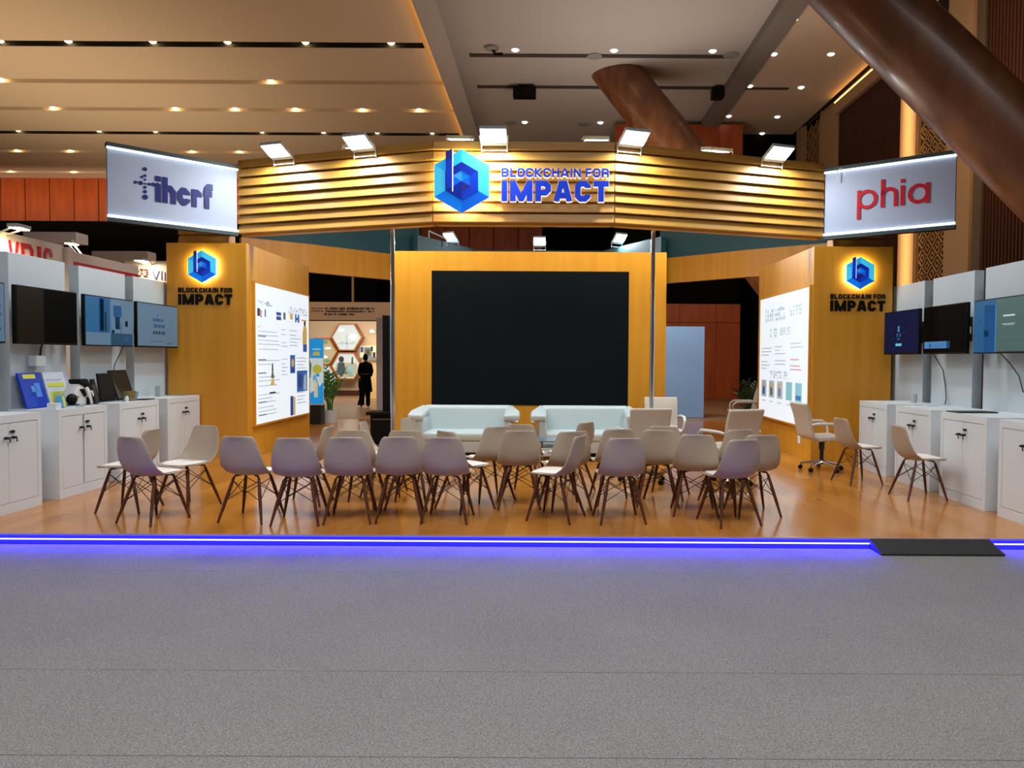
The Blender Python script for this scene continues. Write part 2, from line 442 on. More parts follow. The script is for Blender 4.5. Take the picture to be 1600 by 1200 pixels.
# thin dark slots in the coffer
struct(MB().box(xat(733, 23.6), xat(1140, 23.6), 23.5, 23.72, ZC - 0.01, ZC + 0.02).build('trim_6', mat('slot_brown', (64, 52, 46), 0.9)))
struct(MB().box(xat(745, 26.3), xat(1225, 26.3), 26.2, 26.42, ZC - 0.01, ZC + 0.02).build('trim_7', MATS['slot_brown']))

# back and side walls ------------------------------------------------
struct(MB().box(-37, 14, 46, 46.4, ZH, ZC + 0.5).build('wall_back', BLACKD))
struct(MB().box(-36.6, -36, -4, 47, ZH, ZC + 0.5).build('wall_left', BLACKD))
mb = MB()
x = -36.0
while x < -9.3:
    mb.box(x + 0.03, x + 1.29, 40.0, 40.2, 8.77, ZC); x += 1.312
struct(mb.build('wall_back_wood', REDWOOD))
mb = MB(); x = -9.2
while x < -0.9:
    mb.box(x + 0.035, x + 1.45, 44.7, 44.9, 8.0, ZC); x += 1.462
struct(mb.build('wall_back_wood_far', REDWOOD))
struct(MB().box(-36, -9.3, 40.05, 40.25, ZH, 8.77).build('wall_back_black', BLACKD))  # plain black sheet under the wood band
mb = MB()
for xa, xb in ((2.6, 5.2), (5.212, 6.7), (6.712, 7.66)):
    mb.box(xa, xb, 29.7, 29.9, ZH, 3.0); mb.box(xa, xb, 29.7, 29.9, 3.02, 3.75)
    mb.box(xa, xb, 29.7, 29.9, 7.4, 10.85)
struct(mb.build('wall_far_wood', REDWOOD))
struct(MB().box(2.6, 7.66, 29.8, 30.0, 3.75, 7.4).box(7.66, 10.62, 31.6, 31.8, ZH, ZC + 0.4).build('wall_far_dark', BLACKD))

# right-hand wall: slatted bays, lattice strips and pilasters --------
struct(MB().box(XW + 0.25, XW + 0.5, -4, 33, ZH, ZC + 0.5).build('wall_right', SLATBACK))
def slat_bay(name, ya, yb, z1, xf=XW + 0.12, pitch=0.13):
    mb = MB(); y = ya
    while y < yb - 0.04:
        mb.box(xf, XW + 0.26, y, y + 0.07, ZH, z1); y += pitch
    return struct(mb.build(name, SLATRED))
slat_bay('wall_right_slats', 22.1, 27.0, 10.4)
slat_bay('wall_right_slats_near', 8.0, 17.95, ZC)
pil = MB()
pil.box(XW, XW + 0.3, 18.3, 19.45, ZH, ZC)                   # near pilaster
pil.box(XW, XW + 0.3, 27.06, 28.6, ZH, ZC - 0.25)            # far pilaster with the bay's head beam
pil.box(XW - 0.02, XW + 0.3, 22.05, 27.06, 10.4, ZC - 0.25)
pil.box(XW + 0.02, XW + 0.3, 21.1, 22.05, ZH, ZC - 0.25)
pil.box(XW - 0.02, XW + 0.2, 30.6, 31.2, ZH, ZC)
struct(pil.build('trim_8', BEIGE))
struct(MB().box(XW + 0.08, XW + 0.3, 17.95, 18.3, ZH, ZC).build('trim_9', mat('dark_reveal', (84, 68, 54), 0.7)))
struct(MB().box(XW + 0.02, XW + 0.12, 21.2, 27.2, ZC - 0.2, ZC - 0.16).build('trim_10', COVE))
struct(MB().box(XW + 0.16, XW + 0.26, 21.1, 30.6, ZC - 0.26, ZC + 0.02).build('trim_11', BEIGE))
def lattice(name, ya, yb):
    mb = MB()
    mb.box(XW + 0.16, XW + 0.3, ya, yb, ZH, ZC, LATTB)
    fr = Frame((XW + 0.10, yb, 0), (0, -1, 0), (0, 0, 1))
    W = yb - ya; n = 3; cw = W / n; p = 0.50; rows = int((ZC - ZH - 0.1) / p)
    for k in range(n):
        for sgn in (1, -1):
            pts = [(cw * (k + 0.5) + (sgn * cw * 0.5 if i % 2 == 0 else 0), ZH + i * p / 2) for i in range(2 * rows + 1)]
            for q in stroke(pts, 0.05): mb.ext(fr, q, -0.062, -0.04, LATT)
        for i in range(1, 2 * rows):
            cx = cw * (k + 0.5) if i % 2 == 0 else cw * k
            if cx < 0.1: continue
            cz = ZH + i * p / 2
            for q in stroke([(cx - cw * 0.2, cz), (cx, cz - p * 0.2), (cx + cw * 0.2, cz), (cx, cz + p * 0.2)], 0.04, True): mb.ext(fr, q, -0.062, -0.042, LATT)
    mb.box(XW + 0.06, XW + 0.2, ya - 0.03, ya + 0.04, ZH, ZC, LATT); mb.box(XW + 0.06, XW + 0.2, yb - 0.04, yb + 0.03, ZH, ZC, LATT)
    return struct(mb.build(name))
lattice('wall_right_lattice', 19.5, 21.1)
lattice('wall_right_lattice_far', 28.65, 30.5)

# tilted round columns of the hall -----------------------------------
def tilted_column(pt, d, t0, t1, r):
    a = Vector(pt) + Vector(d) * t0; b = Vector(pt) + Vector(d) * t1
    mb = MB(); n = 48; vs = []
    ax = Vector(d).normalized(); u = ax.cross(Vector((0, 1, 0))).normalized(); w = ax.cross(u)
    for base, zc in ((a, None), (b, None)):
        for j in range(n):
            q = 2 * math.pi * j / n; o = (u * math.cos(q) + w * math.sin(q)) * r
            p = base + o
            p = p - ax * ((p.z - base.z) / ax.z)              # cut level with floor and ceiling
            vs.append(p)
    mb.add(vs, [(j, (j + 1) % n, n + (j + 1) % n, n + j) for j in range(n)] + [list(range(n)), list(range(n, 2 * n))])
    return mb.build('column', COLWOOD, smooth=True)
pA, dA = at(972, 124, 25.0), Vector((1.74, -1.5, -2.88))
tA0 = (ZC + 0.02 - pA.z) / dA.z; tA1 = (ZH - pA.z) / dA.z
struct(tilted_column(pA, dA, tA0, tA1, 0.74))
pB = at(1355, 0, 9.85); dB = at(1600, 241, 9.05) - pB
struct(tilted_column(pB, dB, (ZC - pB.z) / dB.z, (ZH - pB.z) / dB.z, 0.50))

# recessed lamps of the ceilings --------------------------------------
ORD = ['first', 'second', 'third', 'fourth', 'fifth', 'sixth', 'seventh', 'eighth', 'ninth']
def downlight(px, Y, z, r, lens, label, group):
    x = xat(px, Y)
    t = thing('downlight', label, 'ceiling light', (x, Y, z), 0, group)
    MB().lathe([(r, 0), (r * 1.25, 0), (r * 1.25, -0.012), (r, -0.012)], (x, Y, z), 18).build('trim_ring', LAMPG, t)
    MB().lathe([(r, -0.002), (r * 0.95, -0.02), (r * 0.6, -0.05), (r * 0.1, -0.06)], (x, Y, z), 18).build('bulb', lens, t)
    return t
rows = [(22.9, ZC + 0.12, 'black ceiling slot nearest the booth', [10, 115, 245, 360, 480, 612]),
        (25.96, ZC + 0.13, 'second groove of the warm ceiling', [8, 425]),
        (28.85, ZC + 0.13, 'third groove of the warm ceiling', [88, 277, 369, 463, 567, 655]),
        (31.9, ZC + 0.12, 'fourth, black slot of the warm ceiling', [35, 160, 247, 412, 507, 590, 675]),
        (34.8, ZC + 0.13, 'fifth groove of the warm ceiling', [31, 113, 302, 376]),
        (38.7, ZC + 0.13, 'last groove, by the wooden wall', [20, 118])]
for Y, z, nm, pxs in rows:
    for i, px in enumerate(pxs):
        downlight(px, Y + 0.08, z, 0.10, WARME, 'warm lamp in the %s, %s of its row' % (nm, ORD[i]), 'warm lamps in the ceiling grooves')
cof = [((803, 955, 1107), 23.2, 'row ahead of the coffer slots'), ((818, 935), 30.2, 'row behind the coffer slots')]
for pxs, Y, nm in cof:
    for i, px in enumerate(pxs):
        downlight(px, Y, ZC + 0.02, 0.12, WHITEE, 'small white downlight in the grey coffer, %s in the %s' % (ORD[i], nm), 'white downlights of the grey coffer')
side = [[(1231, 30), (1201, 84), (1165, 134), (1133, 181)], [(1289, 84), (1244, 136), (1208, 182), (1185, 208)]]
for pts, nm in zip(side, ('line along the dark ceiling band', 'line along the slatted wall')):
    for i, (px, py) in enumerate(pts):
        d = ray(px, py); Y = (ZC - 1.55) / d.z * d.y
        if Y > 31.5: Y = 31.2
        downlight(px, Y, ZC, 0.11, WHITEE, 'small white downlight in the side ceiling, %s of the %s' % (ORD[i], nm), 'white downlights of the side ceiling')
# air vents / detectors and the black speakers under the coffer
for i, (px, py, kind) in enumerate(((925, 88, 0), (1135, 86, 0), (910, 194, 0), (1083, 193, 0), (797, 192, 0))):
    d = ray(px, py); Y = (ZC - 1.55) / d.z * d.y; x = xat(px, Y)
    t = thing('ceiling_vent', 'round dark air vent in the grey coffer, %s' % ('above the sign lettering', 'by the dark band', 'behind the sign emblem', 'beside the tilted column', 'over the header lamps')[i],
              'air vent', (x, Y, ZC), 0, 'round vents of the grey coffer')
    MB().lathe([(0.16, 0.02), (0.24, 0.02), (0.24, -0.02), (0.16, -0.03)], (x, Y, ZC), 20).build('vent_ring', GREY, t)
    MB().lathe([(0.155, 0.01), (0.155, -0.01)], (x, Y, ZC), 20).build('vent_core', SLOTB, t)
t = thing('projector_mount', 'small dark fixture with a bent arm on the grey coffer', 'ceiling fixture', tuple(at(770, 83, 23.0)))
p = at(768, 80, 23.0); p.z = ZC
MB().lathe([(0.2, 0.03), (0.2, -0.05), (0.1, -0.09)], p, 16).build('mount_plate', GREY, t)
MB().tube([p + Vector((0.05, 0, -0.05)), p + Vector((0.1, 0, -0.2)), p + Vector((0.35, 0, -0.2))], 0.05, 8).build('arm', BLACKP, t)
for px0, px1, lab in ((800, 818, 'square black ceiling speaker, first of the pair by the coffer slot'), (817, 836, 'square black ceiling speaker, second of the pair by the coffer slot'),
                      (1106, 1125, 'lone square black ceiling speaker next to the dark ceiling band')):
    t = thing('ceiling_speaker', lab, 'speaker', (xat((px0 + px1) / 2, 26.1), 26.1, ZC), 0, 'black speakers under the coffer')
    xa, xb = xat(px0, 26.1), xat(px1, 26.1)
    MB().box(xa, xb - 0.02, 25.95, 26.3, ZC - 0.44, ZC - 0.1).build('enclosure', BLACKP, t, bevel=0.01)
    MB().box((xa + xb) / 2 - 0.05, (xa + xb) / 2 + 0.05, 26.05, 26.2, ZC - 0.1, ZC + 0.02).build('mount', BLACKM, t)

# ================================================================== BOOTH
# tall oak columns with light boxes ----------------------------------
CY0, CY1, CZ = 11.17, 14.07, 3.25
CLX0, CLX1, CRX0, CRX1 = -5.75, -4.55, 3.98, 5.17
tag(MB().box(CLX0, CLX1, CY0, CY1, 0, CZ).build('booth_column', WOOD, bevel=0.004), 'square oak booth column next to the counter of catalogues and trophies', 'booth column', 'oak columns of the booth')
tag(MB().box(CRX0, CRX1, CY0, CY1, 0, CZ).build('booth_column', WOOD, bevel=0.004), 'square oak booth column on the ramp side, beside the swivel chair', 'booth column', 'oak columns of the booth')
INK = mat('print_ink', (110, 130, 155), 0.6, emit=0.25); INK2 = mat('print_ink_pale', (168, 186, 202), 0.6, emit=0.35); INK3 = mat('print_red', (205, 120, 135), 0.6, emit=0.3)
PB = mat('print_blue', (60, 120, 205), 0.6, emit=0.15); PN = mat('print_navy', (48, 80, 155), 0.6, emit=0.2); PY = mat('print_ochre', (226, 190, 110), 0.6, emit=0.2)
PG = mat('print_green', (110, 128, 96), 0.6); PT = mat('print_teal', (130, 190, 205), 0.6, emit=0.3); PK = mat('print_dark', (54, 56, 66), 0.6)
LIGHTB = mat('lightbox_face', (120, 124, 128), 0.4, emit=0.86, ecol=(240, 248, 255))
def dots(mb, fr, x0, y0, x1, y1, n, m, seed, d=0.004):
    rnd = random.Random(seed); w = (x1 - x0) / n
    for i in range(n):
        if rnd.random() < 0.12: continue
        for j in range(3):
            if rnd.random() < 0.7:
                ya = y0 + (y1 - y0) * j / 3
                mb.rect(fr, x0 + i * w, ya, x0 + i * w + w * rnd.uniform(0.4, 0.8), ya + (y1 - y0) / 3 * rnd.uniform(0.5, 0.95), 0.0, d, m)
def light_box(label, fr, W, H):
    t = thing('light_box', label, 'light box', tuple(fr.p(W / 2, 0, 0)), 0, 'illuminated panels of the booth')
    MB().rect(fr, -0.03, -0.03, W + 0.03, 0, 0, 0.05).rect(fr, -0.03, H, W + 0.03, H + 0.03, 0, 0.05).rect(fr, -0.03, 0, 0, H, 0, 0.05).rect(fr, W, 0, W + 0.03, H, 0, 0.05).build('frame', WOOD, t)
    MB().rect(fr, 0, 0, W, H, 0, 0.045).build('light_panel', LIGHTB, t)
    return t
# left: Y runs 11.38..13.91 ; the picture's x grows with Y
frL = Frame((CLX1 - 0.0, 11.38, 0.50), (0, 1, 0), (0, 0, 1))
lbL = light_box('bright white light box with logos, paragraphs and blue pictures on the counter-side column', frL, 2.53, 2.18)
fr = Frame(frL.p(0, 0, 0.045), (0, 1, 0), (0, 0, 1))
mb = MB()
for x0, y0, x1, y1, n, m, sd in ((0.08, 1.86, 0.65, 1.93, 10, INK2, 1), (0.42, 1.86, 0.68, 1.93, 5, INK, 2), (1.45, 1.80, 2.45, 1.93, 16, INK2, 3), (0.1, 1.50, 0.3, 1.54, 5, INK3, 4)):
    dots(mb, fr, x0, y0, x1, y1, n, m, sd)
rnd = random.Random(5)
for (x0, x1, ys) in ((0.10, 1.05, [1.44, 1.38, 1.30, 1.24, 1.16, 0.98, 0.92, 0.72, 0.66, 0.58, 0.44, 0.38, 0.32, 0.24, 0.18, 0.12]), (1.1, 1.42, [1.50, 1.42, 1.28, 1.22, 1.0, 0.92, 0.86, 0.80, 0.74]), (1.50, 2.1, [1.5, 1.42, 1.36, 1.30, 1.24]), (1.86, 2.38, [1.02, 0.96, 0.90, 0.84, 0.40, 0.33, 0.27, 0.21])):
    for y in ys: mb.rect(fr, x0, y, x0 + (x1 - x0) * rnd.uniform(0.55, 1), y + 0.014, 0, 0.003, INK2)
for y in (1.34, 0.97, 0.76, 0.30, 0.10): mb.rect(fr, 0.10, y + 0.02, 0.42, y + 0.04, 0, 0.004, INK)
mb.build('lettering', None, lbL)
mb = MB()
for x0, y0, x1, y1, m in ((0.08, 1.68, 0.18, 1.80, PK), (0.2, 1.66, 0.25, 1.78, INK3), (0.38, 1.68, 0.42, 1.80, PN), (0.88, 1.66, 0.98, 1.72, PN), (0.99, 1.66, 1.09, 1.72, PN), (0.88, 1.735, 0.98, 1.79, PN), (0.99, 1.735, 1.09, 1.79, PN),
                          (1.2, 1.68, 1.3, 1.8, PG), (1.52, 1.70, 1.66, 1.80, PY), (1.78, 1.66, 1.85, 1.80, PB), (1.92, 1.66, 2.0, 1.80, PB), (1.85, 1.70, 1.92, 1.75, PB), (2.1, 1.7, 2.4, 1.73, PY)):
    mb.rect(fr, x0, y0, x1, y1, 0, 0.004, m)
for k, (xa, xb, ya, yb) in enumerate(((0.58, 0.80, 0.58, 0.70), (0.62, 0.76, 0.70, 0.82), (0.66, 0.72, 0.82, 0.94))):
    mb.ext(fr, [(xa, ya), (xb, ya), ((xa + xb) / 2 + 0.02, yb), ((xa + xb) / 2 - 0.02, yb)], 0, 0.004, (PY, PG, PK)[k])
mb.rect(fr, 0.56, 0.45, 0.82, 0.475, 0, 0.004, PK)
mb.ext(fr, [(2.18, 1.28), (2.40, 1.28), (2.42, 1.5), (2.36, 1.62), (2.24, 1.62), (2.17, 1.48)], 0, 0.004, PY)      # figure in ochre top
mb.rect(fr, 2.2, 1.14, 2.3, 1.28, 0, 0.004, PB); mb.rect(fr, 2.31, 1.14, 2.4, 1.28, 0, 0.004, PN); mb.disc(fr, 2.3, 1.66, 0.05, 0, 0.004, PK)
mb.rect(fr, 1.52, 0.76, 1.76, 1.08, 0, 0.004, PB); mb.disc(fr, 1.64, 0.94, 0.07, 0.004, 0.006, PY); mb.rect(fr, 1.55, 0.78, 1.73, 0.86, 0.004, 0.006, PN)
mb.rect(fr, 1.86, 0.42, 2.42, 0.80, 0, 0.004, PB); mb.disc(fr, 2.02, 0.62, 0.13, 0.004, 0.006, PN); mb.ext(fr, [(2.2, 0.44), (2.38, 0.44), (2.34, 0.74), (2.24, 0.7)], 0.004, 0.006, INK2)
mb.rect(fr, 1.52, 0.02, 1.66, 0.36, 0, 0.004, PN); mb.rect(fr, 1.68, 0.02, 1.76, 0.34, 0, 0.004, PY)
mb.build('printed_pictures', None, lbL)
# right: the picture's x grows towards the viewer
frR = Frame((CRX0, 13.80, 0.52), (0, -1, 0), (0, 0, 1))
lbR = light_box('bright white light box with two headlines and five small pictures on the ramp-side column', frR, 2.58, 2.13)
fr = Frame(frR.p(0, 0, 0.045), (0, -1, 0), (0, 0, 1))
mb = MB()
for x0, y0, x1, y1, n, m, sd in ((0.36, 1.70, 1.50, 1.94, 20, INK2, 11), (1.70, 1.74, 2.32, 1.92, 11, INK2, 12), (0.64, 1.42, 1.04, 1.58, 8, INK2, 13), (1.16, 1.44, 1.76, 1.58, 11, INK2, 14), (0.66, 0.70, 1.74, 0.84, 18, INK2, 15)):
    dots(mb, fr, x0, y0, x1, y1, n, m, sd)
rnd = random.Random(6)
for (x0, x1, ys, m) in ((0.12, 0.8, [1.22, 1.16, 1.10], INK2), (0.92, 1.62, [1.24, 1.18, 1.12], INK2), (1.74, 2.46, [1.28, 1.22], INK2), (0.12, 0.72, [0.98, 0.92, 0.86], INK2), (0.92, 1.6, [1.0, 0.94], INK2), (1.74, 2.4, [1.02, 0.92, 0.86], INK3)):
    for y in ys: mb.rect(fr, x0, y, x0 + (x1 - x0) * rnd.uniform(0.4, 1), y + 0.016, 0, 0.003, m)
mb.build('lettering', None, lbR)
mb = MB()
for i, (x, m) in enumerate(((0.16, INK2), (0.62, INK2), (1.08, INK2), (1.56, PT), (2.02, PT))):
    mb.rect(fr, x, 0.36, x + 0.30, 0.66, 0, 0.004, m)
    if i < 3: mb.rect(fr, x + 0.08, 0.40, x + 0.2, 0.62, 0.004, 0.006, (PN, PG, INK)[i]); mb.disc(fr, x + 0.15, 0.58, 0.05, 0.004, 0.007, PY)
    else: mb.rect(fr, x + 0.03, 0.39, x + 0.27, 0.46, 0.004, 0.006, PB if i == 4 else PT)
    mb.rect(fr, x + 0.02, 0.28, x + 0.24, 0.295, 0, 0.003, INK2)
mb.build('printed_pictures', None, lbR)
# wall outlet low on the ramp-side column
tag(MB().box(CRX0 - 0.012, CRX0, 11.62, 11.74, 0.22, 0.34).build('power_outlet', WHITE, bevel=0.004), 'small white outlet low on the ramp-side oak column', 'outlet')

# emblem and lettering -------------------------------------------------
HUE = {'c1': mat('emblem_cyan', (70, 205, 250), 0.35, emit=0.45), 'c2': mat('emblem_sky', (44, 182, 250), 0.35, emit=0.4), 'b1': mat('emblem_azure', (0, 128, 250), 0.35, emit=0.4),
       'b2': mat('emblem_blue', (0, 104, 235), 0.35, emit=0.35), 'd1': mat('emblem_royal', (8, 58, 205), 0.35, emit=0.3), 'd2': mat('emblem_deep', (6, 40, 165), 0.35, emit=0.25),
       'd3': mat('emblem_navy', (40, 40, 140), 0.35, emit=0.2), 'l1': mat('emblem_light', (62, 160, 248), 0.35, emit=0.35), 'w': mat('emblem_edge', (225, 240, 255), 0.35, emit=0.5)}
def hexp(k, r): a = R(90 + 60 * k); return (r * math.cos(a), r * math.sin(a))
def emblem(fr, Rr, th, parent):
    """faceted hexagon with a tall-stemmed b folded out of two rings"""
    f2 = Frame(fr.o, fr.u, fr.v); S = lambda pts: [(x * Rr, y * Rr) for x, y in pts]
    mb = MB()
    ring = lambda k, a, b: S([hexp(k, a), hexp(k, b), hexp(k + 1, b), hexp(k + 1, a)])
    for k, c in zip(range(6), ('c2', 'c1', 'b1', 'b2', 'c1', 'c1')): mb.ext(f2, ring(k, 0.58, 1.0), 0, th, HUE[c])
    mb.build('emblem_rim', None, parent)
    mb = MB()
    for k, c in zip(range(6), ('d2', 'd1', 'd2', 'd1', 'd1', 'd2')): mb.ext(f2, ring(k, 0.34, 0.6), 0, th + 0.006, HUE[c])
    for k, c in zip(range(6), ('l1', 'b2', 'd2', 'd3', 'b2', 'b1')): mb.ext(f2, S([(0, 0), hexp(k, 0.35), hexp(k + 1, 0.35)]), 0, th, HUE[c])
    mb.build('emblem_core', None, parent)
    mb = MB()
    mb.ext(f2, S([(-0.50, -0.1), (-0.30, -0.28), (-0.30, 0.72), (-0.50, 0.62)]), 0, th + 0.010, HUE['d1'])
    mb.ext(f2, S([(-0.50, 0.62), (-0.30, 0.72), (-0.30, 1.0), (-0.50, 0.92)]), 0, th + 0.010, HUE['d3'])
    mb.ext(f2, S([(-0.30, -0.34), (-0.265, -0.32), (-0.265, 0.98), (-0.30, 1.0)]), 0, th + 0.012, HUE['w'])
    mb.build('emblem_stem', None, parent)
HALO = mat('warm_halo_led', (255, 244, 214), 0.5, emit=20.0, ecol=(255, 240, 200))
def halo_hex(fr, Rr, parent, gap):
    mb = MB(); mb.ext(Frame(fr.o, fr.u, fr.v), [(x * Rr * 0.97, y * Rr * 0.97) for x, y in (hexp(k, 1) for k in range(6))], -gap * 0.55, -0.002)
    mb.build('backlight', HALO, parent)
LETTB = mat('letter_black', (8, 6, 6), 0.55, spec=0.15)
LETTU = mat('letter_blue', (24, 60, 195), 0.35, emit=0.4, ecol=(26, 62, 215))
LETTE = mat('letter_edge', (200, 196, 186), 0.4, emit=0.9, ecol=(255, 246, 225))
for px, x0, x1, py_e, side_lab in ((320, 280, 364, 418, 'next to the catalogue counter'), (1338.5, 1295, 1380.5, 428, 'on the ramp side')):
    Y = CY0
    dz = -(px - CX) * 0.0056
    def PX(p): return xat(p, Y)
    def PZ(p): return 1.55 + (559.6 - (p + dz)) * Y / F
    Rr = 25.0 * Y / F
    fr = Frame((PX(px), Y - 0.05, PZ(py_e)), (1, 0, 0), (0, 0, 1))
    t = thing('emblem_sign', 'glowing blue hexagon emblem on the oak column %s' % side_lab, 'emblem', (PX(px), Y, PZ(py_e)), 0, 'hexagon emblems of the columns')
    emblem(fr, Rr, 0.012, t); halo_hex(fr, Rr, t, 0.05)
    MB().rect(fr, -0.03, -0.03, 0.03, 0.03, -0.05, -0.02).build('standoff', BLACKM, t)
    off = py_e - 418
    t = thing('word_lettering', 'black raised words under the blue hexagon of the column %s' % side_lab, 'lettering', (PX(px), Y, PZ(470 + off)), 0, 'black lettering of the columns')
    f0 = Frame((0, Y, 0), (1, 0, 0), (0, 0, 1))
    write(MB(), f0, 'BLOCKCHAIN FOR', PX(x0), PZ(457.5 + off), PX(x1) - PX(x0), 7.6 * Y / F, 0.22, 0.16, 0, 0.010).build('small_lettering', LETTB, t)
    write(MB(), f0, 'IMPACT', PX(x0), PZ(476.5 + off), PX(x1) - PX(x0), 16.5 * Y / F, 0.27, 0.12, 0, 0.012).build('large_lettering', LETTB, t)

# slatted header -------------------------------------------------------
HZ0, HZ1 = 3.39, 4.52
A0, A1, A2, A3 = Vector((-4.71, 11.35, 0)), Vector((-1.60, 10.30, 0)), Vector((0.89, 10.30, 0)), Vector((4.15, 11.35, 0))
def slat_run(mb, a, b, z0, z1, n=8, depth=0.055, thick=0.16):
    """clapboard run from a to b: every board leans out at its foot"""
    d = (b - a).normalized(); out = Vector((d.y, -d.x, 0)); h = (z1 - z0) / n
    for k in range(n):
        zb = z0 + k * h
        prof = [(0.0, zb + 0.024), (depth, zb + 0.03), (depth * 0.45, zb + h), (0.0, zb + h), (-0.03, zb + h), (-0.03, zb + 0.024)]
        mb.prism([a + out * q + Vector((0, 0, z)) for q, z in prof], b - a)
    return mb
t = thing('sign_header', 'tall slatted oak header beam spanning the booth front above the posts', 'header beam', (-0.3, 10.8, 0))
for a, b in ((A0, A1), (A1, A2), (A2, A3)):
    slat_run(MB(), a, b, HZ0, HZ1).build('slat_panel', SLATW, t)
    d = (b - a).normalized(); out = Vector((d.y, -d.x, 0))
    MB().prism([a - out * 0.028 + Vector((0, 0, HZ0)), a - out * 0.17 + Vector((0, 0, HZ0)), a - out * 0.17 + Vector((0, 0, HZ1 - 0.01)), a - out * 0.028 + Vector((0, 0, HZ1 - 0.01))], b - a).build('back_panel', SLATW, t)
for xa, xb, nm in ((CLX0, CLX1 - 0.42, 'on the counter-side column, behind the navy-lettered sign'), (CRX0 + 0.42, CRX1, 'on the ramp-side column, behind the red-lettered sign')):
    t = thing('header_return', 'short slatted oak block resting %s' % nm, 'header beam', ((xa + xb) / 2, 11.6, CZ))
    slat_run(MB(), Vector((xa, 11.58, 0)), Vector((xb, 11.58, 0)), CZ + 0.02, 4.40).build('slat_panel', SLATW, t)
    MB().box(xa, xb, 11.61, 11.78, CZ, 4.38).build('back_panel', SLATW, t)

# big emblem and lettering on the header
YH = 10.24
def HX(p): return xat(p, YH)
def HZ(p, px): return 1.55 + (559.6 - (p - (px - CX) * 0.0056)) * YH / F
fr = Frame((HX(722.5), YH - 0.10, HZ(289, 722)), (1, 0, 0), (0, 0, 1))
t = thing('header_emblem', 'large glowing blue hexagon emblem at the middle of the slatted header', 'emblem', (HX(722.5), YH, HZ(289, 722)))
emblem(fr, 48.5 * YH / F, 0.03, t); halo_hex(fr, 48.5 * YH / F, t, 0.09)
MB().rect(fr, -0.05, -0.05, 0.05, 0.05, -0.105, -0.04).build('standoff', BLACKM, t)
t = thing('header_lettering', 'glowing blue raised words beside the big hexagon on the slatted header', 'lettering', (HX(866), YH, HZ(300, 866)))
f0 = Frame((0, YH - 0.03, 0), (1, 0, 0), (0, 0, 1))
for s, pa, pb, ya, yb, th, gp, nm in (('BLOCKCHAIN FOR', 783, 948, 281.5, 268, 0.19, 0.17, 'small_lettering'), ('IMPACT', 783, 948, 318.5, 287, 0.27, 0.13, 'large_lettering')):
    x0, x1 = HX(pa), HX(pb); z0, z1 = HZ(ya, 866), HZ(yb, 866)
    b = write(MB(), f0, s, x0, z0, x1 - x0, z1 - z0, th, gp, 0.03, 0.05).build(nm, LETTU, t)
    write(MB(), f0, s, x0 - 0.006, z0 - 0.006, x1 - x0 + 0.012, z1 - z0 + 0.012, th + 0.02, gp - 0.02, -0.03, 0.03).build('lit_edge', LETTE, b)

# side signs -----------------------------------------------------------
def side_sign(label, a, b, z0, z1):
    """flat sign from a (its picture-left end) to b"""
    d = (b - a); W = d.length
    fr = Frame(a + Vector((0, 0, z0)), d, (0, 0, 1))
    t = thing('hanging_sign', label, 'sign', tuple(fr.p(W / 2, 0)), 0, 'white signs at the header ends')
    H = z1 - z0
    MB().rect(fr, 0, 0, W, H, -0.07, 0).build('sign_face', SIGNW, t)
    for y0, y1 in ((0, 0.05), (H - 0.05, H)):
        c = MB().rect(fr, -0.01, y0, W + 0.01, y1, -0.08, 0.03).build('edge_channel', mat('grey_channel', (58, 70, 72), 0.5), t)
        yy = y1 + 0.022 if y0 == 0 else y0 - 0.022
        MB().tube([fr.p(-0.01, yy, 0.022), fr.p(W + 0.01, yy, 0.022)], 0.016, 8).build('light_tube', TUBE, c)
    return t, fr, W, H
La, Lb = Vector((-5.97, 10.08, 0)), Vector((-4.72, 11.26, 0))
t, fr, W, H = side_sign('white lit sign with navy letters and a dotted cross at the header end', La, Lb, 3.37, 4.43)
NAVY = mat('letter_navy', (24, 28, 104), 0.4)
write(MB(), fr, 'ihcrf', W * 0.345, H * 0.33, W * 0.45, 0.36, 0.24, 0.08, 0, 0.012).build('letters', NAVY, t)
mb = MB(); cx, cy = W * 0.268, H * 0.545
for x, y, r in ((0, 0.20, .026), (0, 0.11, .018), (0.0, 0.055, .014), (0, -0.05, .020), (0, -0.11, .022), (0, -0.185, .034), (0, 0.0, .012), (-0.055, 0.0, .028), (-0.12, 0.0, .020), (0.05, 0.0, .020), (0.105, 0.005, .026), (-0.04, 0.085, .016), (0.16, 0.02, .020)):
    mb.disc(fr, cx + x, cy + y, r, 0, 0.010)
mb.build('dotted_cross', NAVY, t)
Ra, Rb = Vector((4.16, 11.26, 0)), Vector((5.57, 10.24, 0))
t, fr, W, H = side_sign('white lit sign with round red letters at the header end', Ra, Rb, 3.36, 4.43)
RED = mat('letter_red', (190, 16, 36), 0.4)
x = W * 0.265
mb = MB(); h = 0.40; k = 0.0
for ch, wd in (('p', 0.72), ('q', 0.60), ('i', 0.13), ('a', 0.72)):
    w, S = glyph(ch, 0.125)
    for pts, cl in S:
        for i, q in enumerate(stroke(pts, 0.125, cl)): mb.ext(fr, [(x + p * h, H * 0.37 + r * h) for p, r in q], 0, 0.012 if cl else 0.0126)
    x += (w + 0.09) * h
mb.build('letters', RED, t)
MB().rect(fr, W * 0.52, H * 0.325, W * 0.63, H * 0.33, 0, 0.004).build('underline', mat('pale_red', (220, 190, 205), 0.5), t)
# small hook cable on top of the red-lettered sign
p = at(1312, 270, 11.1)
tag(MB().tube([p + Vector((-0.03, 0, -0.12)), p + Vector((-0.04, 0, 0.02)), p + Vector((0.01, 0, 0.07)), p + Vector((0.07, 0, 0.05)), p + Vector((0.09, 0.0, -0.12))], 0.008, 8).build('sign_cable', WHITE), 'thin looped white cable over the top of the red-lettered sign', 'cable')

